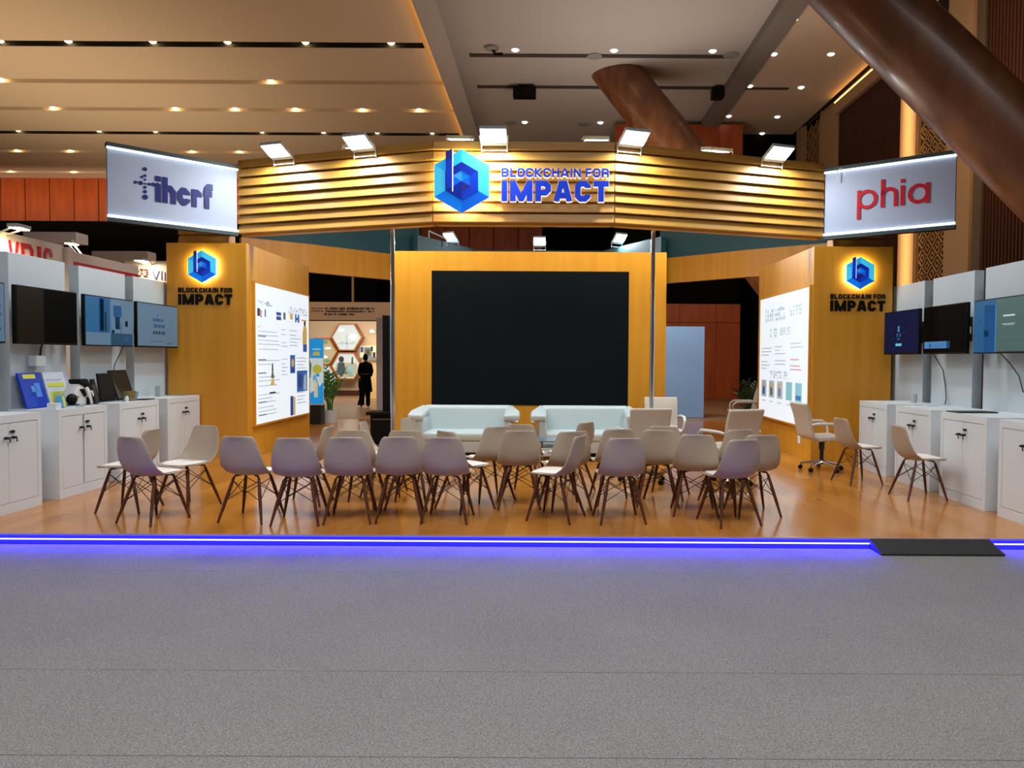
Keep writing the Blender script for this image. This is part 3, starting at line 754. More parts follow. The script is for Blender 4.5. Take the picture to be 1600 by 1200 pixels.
# floodlights ----------------------------------------------------------
def floodlight(label, p, rz, tilt, power, group, lit=True, size=0.36, lens_d=0.24):
    """bracket foot at p; the lamp leans out along local -Y by `tilt` above level"""
    t = thing('floodlight', label, 'floodlight', (0, 0, 0), 0, group)
    u = Vector((0, -math.cos(tilt), math.sin(tilt))); nrm = Vector((0, -math.sin(tilt), -math.cos(tilt)))
    o = Vector((0, 0, 0.07)); w = size / 2
    def slab(y0, y1, d0, d1, ww): return [o + u * y + nrm * d + Vector((x, 0, 0)) for y, d in ((y0, d0), (y1, d0), (y1, d1), (y0, d1)) for x in (-ww,)], Vector((2 * ww, 0, 0))
    a, vec = slab(0.0, 0.08 + lens_d, -0.035, 0.012, w); MB().prism(a, vec).build('housing', LAMPG, t)
    a, vec = slab(0.065, 0.065 + lens_d, 0.012, 0.020, w - 0.012); MB().prism(a, vec).build('lens', LAMPE if lit else LAMPG, t)
    mb = MB()
    for s in (-1, 1): mb.tube([Vector((s * w * 0.96, 0.02, -0.02)), o + Vector((s * w * 0.98, 0, 0)), o + u * 0.18 + Vector((s * (w + 0.012), 0, 0))], 0.009, 6)
    mb.tube([Vector((-w, 0.02, 0)), Vector((w, 0.02, 0))], 0.009, 6)
    mb.build('bracket', WHITE, t)
    t.location = p; t.rotation_euler = (0, 0, rz)
    if lit and power:
        m = Matrix.Rotation(rz, 3, 'Z'); c = Vector(p) + m @ (o + u * (0.065 + lens_d / 2) + nrm * 0.04)
        area_light('floodlight_beam', c, m @ nrm, power, size * 0.9, lens_d, COOL)
    return t
def on_header(px, back=0.0):
    """point on the header's top edge under a pixel column"""
    for a, b in ((A0, A1), (A1, A2), (A2, A3)):
        d = b - a
        k = (px - CX) / F
        tt = (a.x - k * a.y) / (k * d.y - d.x)
        if -0.02 <= tt <= 1.02:
            n = Vector((d.y, -d.x, 0)).normalized()
            return a + d * tt - n * back + Vector((0, 0, HZ1)), math.atan2(d.y, d.x)
FW = 52
for px, lab in ((450, 'first from the navy-lettered sign'), (575, 'second from the navy-lettered sign'), (772, 'above the hexagon emblem'), (977, 'beside the header corner past the lettering'), (1197, 'closest to the red-lettered sign')):
    p, rz = on_header(px, -0.075)
    floodlight('white floodlight leaning out over the header top, %s' % lab, p + Vector((0, 0, -0.13)), rz, R(27), FW, 'floodlights leaning out over the header')
for px, lab, lit in ((545, 'behind the second outward lamp', 85), (715, 'over the hexagon', 38), (930, 'over the end of the lettering', 38), (1130, 'beside the tilted column', 85)):
    p, rz = on_header(px, 0.12)
    floodlight('white floodlight turned into the booth from the header top, %s' % lab, p + Vector((0, 0, 0.02)), rz + math.pi, R(14), lit, 'floodlights turned into the booth')

# rear ring: oak fascia with teal wall over it --------------------------
ringL = [Vector((-5.55, 13.42, 0)), Vector((-4.55, 14.22, 0)), Vector((-2.80, 16.0, 0))]
ringR = [Vector((2.38, 16.0, 0)), Vector((3.90, 14.62, 0)), Vector((5.15, 13.70, 0))]
def wall_run(mb, pts, z0, z1, th, m=None):
    for a, b in zip(pts, pts[1:]):
        d = (b - a).normalized(); n = Vector((-d.y, d.x, 0))
        mb.prism([a + Vector((0, 0, z0)), b + Vector((0, 0, z0)), b + n * th + Vector((0, 0, z0)), a + n * th + Vector((0, 0, z0))], (0, 0, z1 - z0), m)
    return mb
for pts, lab in ((ringL, 'oak fascia beam with teal upper wall running behind the counter-side column'), (ringR, 'oak fascia beam with teal upper wall running behind the ramp-side column')):
    t = thing('ring_beam', lab, 'beam', tuple(pts[1]), 0, 'rear ring beams')
    wall_run(MB(), pts, 3.17, 3.70, 0.12).build('oak_fascia', WOOD, t)
    n = Vector((0, 0.03, 0))
    wall_run(MB(), [p + n for p in pts], 3.70, 4.52, 0.09).build('teal_upper_wall', TEAL, t)
back = [Vector((-2.78, 15.7, 0)), Vector((-1.72, 17.8, 0)), Vector((1.30, 17.8, 0)), Vector((2.36, 15.7, 0))]
t = thing('rear_screen_wall', 'teal back wall of the booth ring carrying three floodlights', 'wall panel', (0, 17.8, 0))
wall_run(MB(), back, 0.0, 4.13, 0.12).build('teal_wall', TEAL, t)
for px, rz, lab in ((708, R(-28), 'on the teal wall beside the white bracket'), (842, 0.0, 'on the middle of the teal wall'), (962, R(28), 'on the teal wall by the chrome post')):
    Y = 17.2 if px != 842 else 17.75
    p = Vector((xat(px, Y), Y, 4.13))
    floodlight('small white floodlight facing the booth, %s' % lab, p, rz, R(42), 60, 'floodlights on the teal wall', size=0.29, lens_d=0.22)
p = at(684, 372, 16.3)
tag(MB().tube([p + Vector((-.16, -.2, -0.02)), p + Vector((-.16, -.2, 0.12)), p + Vector((.16, .25, 0.02)), p + Vector((.16, .25, -.14))], 0.016, 8).build('lamp_bracket', WHITE), 'bare white lamp bracket on the sloping teal wall', 'bracket')

# LED wall -------------------------------------------------------------
LY = 11.9
t = thing('screen_wall', 'wide oak wall with a large dark display screen behind the sofas', 'display wall', (-0.3, LY, 0))
MB().box(-2.47, -1.88, LY, LY + 0.5, 0, CZ).box(1.28, 1.88, LY, LY + 0.5, 0, CZ).box(-1.88, 1.28, LY, LY + 0.5, 2.94, CZ).box(-1.88, 1.28, LY, LY + 0.5, 0, 0.79).box(-1.88, 1.28, LY + 0.1, LY + 0.5, 0.79, 2.94).build('oak_surround', WOOD, t)
mb = MB(); mb.box(-1.88, 1.28, LY - 0.006, LY + 0.1, 0.79, 2.94)
mb.build('display_screen', SCREENK, t)
for px, Y, lab in ((613.5, 10.76, 'tall chrome post beside the column speaker'), (1018.5, 10.73, 'tall chrome post in front of the white office chair')):
    x = xat(px, Y)
    t = thing('support_post', lab, 'post', (x, Y, 0), 0, 'chrome posts under the header')
    MB().tube([(x, Y, 0.01), (x, Y, HZ0 + 0.25)], 0.032, 16).build('pole', CHROME, t, smooth=True)
    MB().lathe([(0.10, 0), (0.10, 0.012), (0.04, 0.02), (0.04, 0.06)], (x, Y, 0), 20).build('base_flange', CHROME, t)

# ================================================================== COUNTERS, PANELS, SCREENS
LXP, LXC = -5.80, -5.26          # counter side: panel plane, cabinet front plane
RXP, RXC = 5.24, 4.50            # ramp side
def cabinet(label, side, y0, y1, keys=(1, 1), ajar=False, group='white counter cabinets'):
    """side -1: fronts face +X ; side +1: fronts face -X"""
    xf = LXC if side < 0 else RXC; xb = (LXP if side < 0 else RXP + 0.0); s = 1 if side < 0 else -1
    yc = (y0 + y1) / 2; H = 0.965
    t = thing('counter_cabinet', label, 'cabinet', ((xf + xb) / 2, yc, 0), 0, group)
    xa, xz = sorted((xf - s * 0.02, xb))
    if ajar:
        ga = y0 + (y1 - y0) / 2 - 0.040; gb = y0 + (y1 - y0) / 2 - 0.002
        MB().box(xa, xz, y0, ga, 0, H).box(xa, xz, gb, y1, 0, H).box(xa, xz, ga, gb, 0, 0.12).box(xa, xz, ga, gb, H - 0.09, H).box(xa, xa + 0.05, ga, gb, 0.12, H - 0.09).build('carcass', WHITE, t)
    else: MB().box(xa, xz, y0, y1, 0, H).build('carcass', WHITE, t, bevel=0.003)
    fr = Frame((xf - s * 0.02, y0 if s > 0 else y1, 0), (0, s, 0), (0, 0, 1)); W = y1 - y0
    mb = MB(); b = 0.055
    mb.rect(fr, 0, 0, W, 0.10, 0, 0.02); mb.rect(fr, 0, H - 0.075, W, H, 0, 0.02); mb.rect(fr, 0, 0.10, b, H - 0.075, 0, 0.02); mb.rect(fr, W - b, 0.10, W, H - 0.075, 0, 0.02)
    mb.build('face_frame', WHITE, t)
    g = 0.006
    for k in (0, 1):
        xa = b + g + k * ((W - 2 * b) / 2 - 0.0); xz = xa + (W - 2 * b) / 2 - 2 * g + (g if k == 0 else 0)
        if ajar and k == 0: xz -= 0.028
        d = MB().rect(fr, xa, 0.10 + g, xz, H - 0.075 - g, 0.002, 0.018).build('door', WHITE, t)
        hx = (xz - 0.045) if k == 0 else (xa + 0.045)
        mb = MB(); mb.disc(fr, hx, 0.745, 0.014, 0.018, 0.045, n=12)
        mb.rect(fr, hx - 0.007, 0.735, hx + 0.007, 0.755, 0.045, 0.066)
        mb.ext(fr, [(hx + 0.012, 0.752), (hx + 0.022, 0.756), (hx + 0.030, 0.70), (hx + 0.018, 0.70)], 0.05, 0.056)
        mb.build('lock', BLACKM, d)
        if k == 1:
            mb = MB(); mb.rect(fr, hx - 0.03, 0.792, hx - 0.012, 0.812, 0.018, 0.030); mb.rect(fr, hx - 0.004, 0.788, hx + 0.024, 0.815, 0.018, 0.034); mb.build('latch', BLACKM, d)
    return t
cabinet('white two-door cabinet nearest the stage front on the catalogue side', -1, 6.72, 7.65)
cabinet('white two-door cabinet with a dark gap between its doors, under the blue catalogue', -1, 7.93, 8.80, ajar=True)
cabinet('white two-door cabinet under the black plaques', -1, 9.06, 9.97)
cabinet('white two-door cabinet against the oak column, behind the chair trio', -1, 10.20, 11.14)
cabinet('white two-door cabinet holding a clear cup, tucked against the ramp-side oak column', 1, 9.81, 10.68)
cabinet('white two-door cabinet with a small white card on top, beside the swivel chair', 1, 8.68, 9.56)
cabinet('white two-door cabinet with a chair shadow, holding the flat black tray', 1, 7.57, 8.46)
cabinet('white two-door cabinet cut by the picture edge, behind the ramp', 1, 6.48, 7.36)

for s, ys, labs in ((-1, ((6.78, 7.70), (7.97, 8.90), (9.16, 10.16), (10.36, 11.33)), ('cut by the picture edge over the stage-front cabinet', 'with a white plug hanging on it, behind the blue catalogue', 'behind the black plaques', 'touching the oak column behind the small grey box')),
                    (1, ((10.36, 11.30), (9.15, 10.13), (7.90, 8.92)), ('touching the ramp-side oak column', 'behind the blue-banner television', 'over the flat black tray'))):
    for (y0, y1), lab in zip(ys, labs):
        x0, x1 = (LXP - 0.12, LXP) if s < 0 else (RXP, RXP + 0.12)
        tag(MB().box(x0, x1, y0, y1, 0, 2.66).build('display_panel', PANELW, bevel=0.003), 'tall white display panel %s' % lab, 'wall panel', 'tall white panels behind the counters')

ST = {'pale': mat('screen_pale_blue', (84, 112, 136), 0.3, emit=0.2, ecol=(96, 138, 168), spec=0.25), 'blue': mat('screen_blue', (30, 82, 124), 0.3, emit=0.25, ecol=(40, 115, 170), spec=0.25),
      'deep': mat('screen_deep', (28, 76, 120), 0.25, emit=0.25, ecol=(24, 76, 126)), 'navy': mat('screen_navy', (3, 10, 34), 0.45, emit=0.4, ecol=(6, 28, 76), spec=0.08),
      'black': mat('screen_black', (3, 3, 4), 0.5, spec=0.03), 'brown': mat('screen_painted_reflection', (26, 21, 15), 0.3, spec=0.1, emit=0.03, ecol=(60, 46, 30)), 'green': mat('screen_green', (70, 98, 96), 0.3, spec=0.25, emit=0.2, ecol=(92, 128, 126)),
      'sky': mat('screen_sky', (60, 116, 165), 0.3, spec=0.25, emit=0.25, ecol=(85, 150, 215)), 'ink': mat('screen_ink', (34, 60, 96), 0.3), 'cyan': mat('screen_cyan', (90, 190, 220), 0.25, emit=0.4), 'white': mat('screen_white', (196, 214, 222), 0.3, emit=0.25), 'olive': mat('screen_olive', (120, 118, 50), 0.3, emit=0.1)}
def tv(label, side, y0, y1, z0, z1, base, items, cable=None):
    """items: (x0, y0, x1, y1, colour) in fractions of the screen"""
    s = 1 if side < 0 else -1
    xp = -5.57 if side < 0 else 4.99
    fr = Frame((xp, y0 if s > 0 else y1, z0), (0, s, 0), (0, 0, 1)); W, H = y1 - y0, z1 - z0
    t = thing('television', label, 'television', tuple(fr.p(W / 2, H / 2)), 0, 'televisions over the white counters')
    MB().rect(fr, 0, 0, W, H, -0.045, -0.002).build('casing', BLACKP, t, bevel=0.004)
    b = 0.014
    MB().rect(fr, b, b * 1.5, W - b, H - b, -0.003, 0.001, ST[base]).build('screen', None, t)
    mb = MB()
    for a, c, e, g, col in items:
        mb.rect(fr, b + a * (W - 2 * b), b + c * (H - 2 * b), b + e * (W - 2 * b), b + g * (H - 2 * b), 0, 0.003, ST[col])
    if items: mb.build('screen_image', None, t)
    gap = abs((LXP if side < 0 else RXP) - xp)
    mb = MB(); mb.rect(fr, W / 2 - 0.2, H / 2 - 0.15, W / 2 + 0.2, H / 2 + 0.15, -0.07, -0.045)
    for dx in (-0.13, 0.13): mb.rect(fr, W / 2 + dx - 0.03, H / 2 - 0.04, W / 2 + dx + 0.03, H / 2 + 0.04, -gap + 0.012, -0.07)
    mb.rect(fr, W / 2 - 0.2, H / 2 - 0.15, W / 2 + 0.2, H / 2 + 0.15, -gap, -gap + 0.012)
    mb.build('wall_mount', BLACKM, t)
    if cable:
        pts = [fr.p(W * cable[0] + dx, -dy, -0.03 - dd) for dx, dy, dd in cable[1]]
        # smooth polyline
        MB().tube(pts, 0.006, 6).build('cable', BLACKM, t, smooth=True)
    return t
def rows_(x0, x1, ys, h, col, seed):
    rnd = random.Random(seed); out = []
    for y in ys:
        x = x0
        while x < x1:
            w = rnd.uniform(0.02, 0.05); out.append((x, y, min(x + w, x1), y + h, col)); x += w + rnd.uniform(0.012, 0.03)
    return out
ZL0, ZL1 = 1.67, 2.29
tv('wall television showing pale blue, cut by the picture edge', -1, 6.52, 7.60, ZL0, ZL1, 'pale', rows_(0.75, 0.95, (0.2, 0.3, 0.45, 0.6), 0.05, 'ink', 1))
tv('switched-off wall television with a faint brown reflection', -1, 7.75, 8.76, ZL0, ZL1, 'black', [(0.0, 0.0, 0.42, 1.0, 'brown')])  # the brown pane is a reflection painted onto the dark screen
tv('wall television showing blue pictures and a dark upright photo', -1, 8.90, 9.94, ZL0, ZL1, 'blue',
   [(0.26, 0.27, 0.46, 0.98, 'deep'), (0.28, 0.3, 0.36, 0.97, 'black'), (0.38, 0.3, 0.41, 0.7, 'olive'), (0.0, 0.0, 0.98, 0.26, 'pale'), (0.5, 0.0, 1.0, 1.0, 'pale'), (0.56, 0.62, 0.74, 0.86, 'sky'), (0.6, 0.35, 0.7, 0.62, 'deep'), (0.62, 0.36, 0.66, 0.46, 'navy'), (0.82, 0.42, 0.88, 0.54, 'ink'), (0.52, 0.26, 0.58, 0.33, 'ink'), (0.72, 0.26, 0.73, 0.5, 'ink'), (0.62, 0.16, 0.68, 0.2, 'sky'), (0.8, 0.1, 0.9, 0.2, 'sky')],
   cable=(0.88, [(0, 0.0, 0), (0.0, -0.02, 0.03), (0.0, 0.25, 0.16), (-0.02, 0.5, 0.18), (-0.03, 0.7, 0.19)]))
tv('wall television showing three short rows of letters on pale blue, beside the oak column', -1, 10.03, 11.13, ZL0, ZL1, 'pale',
   rows_(0.36, 0.62, (0.60,), 0.07, 'deep', 3) + rows_(0.38, 0.66, (0.45,), 0.08, 'deep', 4) + rows_(0.36, 0.66, (0.29,), 0.08, 'ink', 5) + [(0.47, 0.72, 0.49, 0.77, 'deep')] + rows_(0.3, 0.62, (0.11,), 0.015, 'deep', 6) + rows_(0.72, 0.85, (0.07,), 0.02, 'ink', 7))
ZR0, ZR1 = 1.63, 2.25
tv('wall television showing a small light figure on dark navy, beside the ramp-side oak column', 1, 10.0, 11.03, ZR0, ZR1, 'navy',
   [(0.42, 0.52, 0.47, 0.66, 'sky'), (0.42, 0.62, 0.46, 0.65, 'cyan'), (0.38, 0.4, 0.43, 0.48, 'deep'), (0.46, 0.4, 0.52, 0.48, 'deep'), (0.41, 0.34, 0.48, 0.36, 'sky'), (0.36, 0.18, 0.54, 0.24, 'cyan'), (0.2, 0.6, 0.22, 0.61, 'sky'), (0.7, 0.7, 0.71, 0.71, 'sky'), (0.6, 0.5, 0.61, 0.51, 'cyan')])
tv('wall television, black with a blue banner along its lower part', 1, 8.86, 9.88, ZR0, ZR1, 'black',
   [(0.03, 0.1, 0.66, 0.25, 'sky'), (0.58, 0.1, 0.66, 0.25, 'ink'), (0.16, 0.12, 0.2, 0.2, 'navy'), (0.3, 0.15, 0.5, 0.16, 'navy')],
   cable=(0.03, [(0.0, -0.03, 0), (0, 0.0, 0.1), (0.05, 0.2, 0.20), (0.1, 0.4, 0.21), (0.17, 0.58, 0.19), (0.22, 0.65, 0.15)]))
tv('wall television, half sky blue and half grey green, cut by the picture edge', 1, 7.66, 8.71, ZR0, ZR1, 'green',
   [(0.0, 0.0, 0.40, 1.0, 'blue'), (0.2, 0.0, 0.42, 0.9, 'sky'), (0.20, 0.82, 0.26, 0.9, 'pale'), (0.12, 0.6, 0.14, 0.64, 'navy'), (0.2, 0.3, 0.28, 0.42, 'ink'), (0.54, 0.66, 0.74, 0.69, 'white'), (0.52, 0.52, 0.74, 0.53, 'white'), (0.1, 0.27, 0.98, 0.28, 'pale'), (0.55, 0.5, 0.72, 0.51, 'white')],
   cable=(0.46, [(0.0, 0.0, 0), (0.0, 0.1, 0.1), (0.02, 0.25, 0.2), (0.08, 0.42, 0.21), (0.17, 0.45, 0.21), (0.24, 0.36, 0.21), (0.26, 0.2, 0.2), (0.25, 0.0, 0.1)]))
# plug below the switched-off television
p = at(83, 564, 8.39); p.x = LXP + 0.05
t = thing('power_adapter', 'white power adapter hanging under the switched-off television', 'adapter', tuple(p))
MB().box(LXP - 0.002, LXP + 0.10, 8.24, 8.40, p.z - 0.06, p.z + 0.06).build('adapter_body', WHITE, t, bevel=0.01)
MB().tube([(LXP + 0.05, 8.37, p.z + 0.05), (LXP + 0.06, 8.37, p.z + 0.14), (LXP + 0.1, 8.36, ZL0 + 0.04), (LXP + 0.2, 8.36, ZL0 + 0.06)], 0.012, 8).build('power_cord', BLACKM, t)
tag(MB().box(RXP - 0.04, RXP, 8.935 + 0.24, 9.245, 1.88, 1.97).build('white_plug', WHITE, bevel=0.008), 'small white plug on the panel edge beside the blue-banner television', 'plug')

# things on the catalogue counter ----------------------------------------
TOP = 0.965
def lean_board(name, label, cat, px0, px1, x_base, h, w, lean, face, parts, back=BLACKP, group=None):
    """a board leaning against the panel; w runs along Y from its near edge y0"""
    y0 = px0
    fr = Frame((x_base, y0, TOP + 0.007), (0, 1, 0), (-math.sin(lean), 0, math.cos(lean)))
    t = thing(name, label, cat, tuple(fr.p(w / 2, 0)), 0, group)
    MB().rect(fr, 0, 0.002, w, h, -0.02, 0, face).build('board', None, t)
    for pn, its in parts:
        mb = MB()
        for a, b, c, d, m in its: mb.rect(fr, a * w, b * h, c * w, d * h, 0, 0.004, m)
        mb.build(pn, None, t)
    return t, fr
CATB = mat('catalogue_blue', (8, 58, 178), 0.45, spec=0.25); CATY = mat('catalogue_yellow', (206, 212, 60), 0.5); CATW = mat('catalogue_white', (200, 212, 224), 0.45); CATL = mat('catalogue_lilac', (176, 172, 216), 0.45); CATT = mat('catalogue_turquoise', (40, 140, 205), 0.4)
t, _ = lean_board('brochure_stand', 'tall blue catalogue leaning on the white panel, nearest the stage front', 'brochure', 8.00, 0, -5.64, 0.40, 0.36, R(16), CATB,
                  [('title_label', [(0.18, 0.83, 0.72, 0.95, CATY)]), ('cover_print', [(0.4, 0.45, 0.62, 0.62, CATT), (0.55, 0.3, 0.8, 0.7, PB)])])
t, _ = lean_board('brochure_stand', 'pale catalogue with yellow panels leaning beside the blue catalogue', 'brochure', 8.39, 0, -5.64, 0.40, 0.36, R(16), CATW,
                  [('cover_print', [(0.1, 0.56, 0.88, 0.68, CATY), (0.1, 0.06, 0.88, 0.42, CATY), (0.1, 0.76, 0.8, 0.79, CATL)])])
t, _ = lean_board('brochure_stand', 'lilac leaflet tucked behind the pale catalogue', 'brochure', 8.755, 0, -5.70, 0.38, 0.12, R(12), CATL, [('printed_line', [(0.2, 0.7, 0.8, 0.74, CATW)])])
# clear stand with a blue card in front of the blue catalogue
ACR = mat('clear_acrylic', (225, 235, 240), 0.1, trans=0.85)
t = thing('card_stand', 'small clear stand with a turquoise card in front of the blue catalogue', 'card stand', (-5.36, 8.14, TOP))
fr = Frame((-5.36, 8.06, TOP), (0, 1, 0), (-0.2, 0, 0.98))
MB().rect(fr, 0, 0.0, 0.17, 0.17, -0.006, 0).build('acrylic_holder', ACR, t)
MB().rect(fr, 0.02, 0.01, 0.11, 0.14, 0.001, 0.004, CATT).rect(fr, 0.115, 0.02, 0.15, 0.13, 0.001, 0.004, CATY).build('card', None, t)
t = thing('leaflet_pile', 'low white block of leaflets beside the card stand', 'leaflets', (-5.34, 8.0, TOP))
MB().box(-5.40, -5.30, 7.95, 8.04, TOP, TOP + 0.07).build('label_block', WHITE, t, bevel=0.003)
tag(MB().prism([(-5.33, 8.12, TOP), (-5.28, 8.11, TOP), (-5.27, 8.24, TOP), (-5.32, 8.25, TOP)], (0, 0, 0.02)).build('leaflet_pile', CATW), 'flat white leaflets lying next to the card stand', 'leaflets')
tag(MB().box(-5.52, -5.45, 8.25, 8.34, TOP, TOP + 0.05).build('tissue_pack', WHITE, bevel=0.012, smooth=True), 'small white packet in front of the pale catalogue', 'packet')
tag(MB().box(-5.46, -5.31, 8.28, 8.46, TOP, TOP + 0.022).build('acrylic_block', mat('grey_acrylic', (150, 160, 168), 0.2), bevel=0.004), 'flat grey tray under the small dark round device', 'tray')
# sculptural white-and-black mask with straps
t = thing('headset', 'white and black bulky headset with straps standing between catalogue and plaques', 'headset', (-5.52, 8.86, TOP))
SH = mat('headset_white', (214, 214, 216), 0.4)
def on_x(px, py, X):
    d = ray(px, py); return EYE + d * (X / d.x)
def slab_x(pts, X, th, name, m, par, bev=0.012):
    return MB().prism([on_x(px, py, X) for px, py in pts], (-th, 0, 0)).build(name, m, par, bevel=bev, smooth=True)
slab_x([(118, 614), (124, 600), (129, 599), (138, 610), (146, 610), (148, 617), (141, 631.5), (121, 632), (116, 622)], -5.44, 0.15, 'shell', SH, t)
slab_x([(124, 593), (137, 591.5), (147, 608), (140, 611), (133, 603), (126, 599)], -5.42, 0.14, 'visor', BLACKP, t)
slab_x([(126, 608), (134, 607), (139, 613), (133, 620)], -5.425, 0.05, 'dark_patch', BLACKP, t, 0.004)
slab_x([(139, 617), (143, 612), (150, 630), (139, 632)], -5.41, 0.10, 'dark_patch', BLACKP, t, 0.006)
slab_x([(145, 601), (149, 601), (155.5, 630), (151, 631.5), (144, 612)], -5.45, 0.05, 'strap', mat('strap_dark', (44, 48, 56), 0.6), t, 0.006)
slab_x([(138, 604), (142, 611), (146, 630), (142.5, 631.5), (139, 618), (135, 608)], -5.405, 0.03, 'strap', SH, t, 0.006)
slab_x([(121, 619), (124, 618.5), (124.5, 621), (121.5, 621.5)], -5.435, 0.02, 'green_sticker', mat('sticker_green', (120, 150, 40), 0.5), t, 0.0)
t = thing('camera_device', 'small dark round device at the foot of the pale catalogue', 'device', (-5.40, 8.37, TOP + 0.022))
MB().grid(lambda u, v: Vector((-5.40 + 0.05 * math.cos(u * 6.283) * math.sin(v * 3.14), 8.37 + 0.075 * math.sin(u * 6.283) * math.sin(v * 3.14), TOP + 0.024 + 0.065 + 0.065 * math.cos(v * 3.14))), 14, 10, close_u=True).build('body', BLACKP, t, smooth=True)
MB().box(-5.45, -5.35, 8.31, 8.43, TOP + 0.022, TOP + 0.034).build('foot', BLACKM, t)
# plaques and trophy
GREENK = mat('plaque_dark_green', (12, 26, 24), 0.25)
def plaque(label, y, w, h, lean, xb, face):
    fr = Frame((xb, y, TOP + 0.006), (0, 1, 0), (-math.sin(lean), 0, math.cos(lean)))
    t = thing('plaque', label, 'plaque', tuple(fr.p(w / 2, 0)), 0, 'dark plaques on the counter')
    MB().rect(fr, 0, 0.003, w, h, -0.018, 0).build('board', BLACKP, t, bevel=0.003)
    MB().rect(fr, 0.025, 0.03, w - 0.025, h - 0.025, 0, 0.003).build('face', face, t)
    MB().tube([fr.p(w / 2, h * 0.7, -0.018), (fr.p(w / 2, 0, 0).x - 0.16, y + w / 2, TOP + 0.006)], 0.006, 6).build('strut', BLACKM, t)
    return t
plaque('narrow dark upright plaque leaning just behind the headset straps', 9.09, 0.08, 0.30, R(14), -5.56, BLACKP)
plaque('black upright plaque ahead of the dark green one', 9.22, 0.32, 0.36, R(8), -5.58, BLACKP)
plaque('dark green plaque leaning behind the small gold trophy', 9.55, 0.40, 0.41, R(18), -5.56, GREENK)
t = thing('trophy_block', 'small clear and gold trophy block in front of the dark green plaque', 'trophy', (-5.38, 9.5, TOP))
MB().prism([(-5.37, 9.44, TOP), (-5.37, 9.60, TOP), (-5.37, 9.63, TOP + 0.13), (-5.37, 9.43, TOP + 0.13)], (-0.06, 0, 0)).build('gold_body', mat('dull_gold', (128, 118, 78), 0.35, 0.4), t)
MB().prism([(-5.365, 9.60, TOP), (-5.365, 9.63, TOP), (-5.365, 9.67, TOP + 0.11), (-5.365, 9.635, TOP + 0.12)], (-0.06, 0, 0)).build('clear_edge', ACR, t)
tag(MB().lathe([(0.022, 0), (0.024, 0.05), (0.012, 0.065), (0.012, 0.075)], (-5.36, 9.39, TOP), 14).build('small_bottle', WHITE, smooth=True), 'tiny white bottle at the foot of the black plaque', 'bottle')
tag(MB().box(-5.46, -5.30, 9.74, 9.95, TOP, TOP + 0.016).build('flat_tray', BLACKM, bevel=0.004), 'thin dark tray lying at the far end of the plaque counter', 'tray')
tag(MB().box(-5.66, -5.58, 10.62, 10.74, TOP, TOP + 0.16).build('small_box', mat('pale_grey_box', (172, 178, 182), 0.4), bevel=0.006), 'small pale grey upright box on the cabinet against the oak column', 'box')
tag(MB().box(-5.66, -5.35, 10.85, 11.08, TOP, TOP + 0.008).build('paper_sheet', GREY), 'thin grey sheet lying on the cabinet against the oak column', 'paper')
# ramp-side counter
tag(MB().lathe([(0.035, 0), (0.045, 0.12), (0.041, 0.12), (0.033, 0.006)], (RXP - 0.22, 10.15, TOP), 18).build('drinking_cup', mat('cup_pale', (200, 206, 210), 0.2, trans=0.3), smooth=True), 'clear plastic cup on the ramp-side counter', 'cup')
t = thing('screen_base', 'flat black tray base with a thin upright cable on the ramp-side counter', 'tray', (4.77, 8.3, TOP))
MB().box(4.54, 5.0, 8.2, 8.43, TOP, TOP + 0.014).build('plate', BLACKM, t, bevel=0.004)
tag(MB().box(4.80, 4.95, 9.36, 9.5, TOP, TOP + 0.012).build('phone_dock', CATW), 'small white card lying on the ramp-side counter', 'card')

# ================================================================== SHELL CHAIRS
SHP = [(0.235, 0.428), (0.215, 0.447), (0.16, 0.450), (0.08, 0.444), (0.0, 0.437), (-0.07, 0.436), (-0.125, 0.446), (-0.165, 0.475), (-0.19, 0.52), (-0.207, 0.575), (-0.222, 0.64), (-0.236, 0.71), (-0.25, 0.77), (-0.26, 0.80), (-0.267, 0.818)]
SHW = [0.165, 0.200, 0.214, 0.220, 0.222, 0.223, 0.224, 0.224, 0.222, 0.216, 0.206, 0.190, 0.170, 0.156, 0.128]
def shell_pt(u, v):
    k = v * (len(SHP) - 1); i = min(int(k), len(SHP) - 2); f = k - i
    y = SHP[i][0] * (1 - f) + SHP[i + 1][0] * f; z = SHP[i][1] * (1 - f) + SHP[i + 1][1] * f
    w = SHW[i] * (1 - f) + SHW[i + 1] * f
    a = u * 2 - 1; e = abs(a) ** 2.6
    seat = max(0, 1 - v / 0.42); back = max(0, (v - 0.45) / 0.55); mid = 1 - min(1, abs(v - 0.46) / 0.3)
    zz = z + e * (0.022 * seat + 0.035 * max(mid, 0)); yy = y + e * (0.05 * max(mid, 0) + 0.038 * back)
    return Vector((a * w, yy, zz))
chair0 = thing('shell_chair', 'prototype', 'chair', (0, 0, 0), 0)
sh = MB().grid(shell_pt, 17, 29).build('seat_shell', CREAM, chair0)
md = sh.modifiers.new('thick', 'SOLIDIFY'); md.thickness = 0.012; md.offset = 0
md = sh.modifiers.new('sub', 'SUBSURF'); md.levels = 1; md.render_levels = 1
bake(sh)
for p in sh.data.polygons: p.use_smooth = True
def cushion_pt(u, v):
    q = u * 2 * math.pi; c, s = math.cos(q), math.sin(q)
    ex = lambda t: math.copysign(abs(t) ** 0.6, t)
    prof = [(0.0, 0.474), (0.55, 0.474), (0.9, 0.468), (1.0, 0.458), (0.97, 0.448), (0.0, 0.444)]
    k = v * 5; i = min(int(k), 4); f = k - i
    r = prof[i][0] * (1 - f) + prof[i + 1][0] * f; z = prof[i][1] * (1 - f) + prof[i + 1][1] * f
    return Vector((0.188 * r * ex(c), 0.045 + 0.182 * r * ex(s), z + 0.012 * r * abs(ex(c)) ** 3))
MB().grid(cushion_pt, 28, 11, close_u=True).build('seat_cushion', CUSH, chair0, smooth=True)
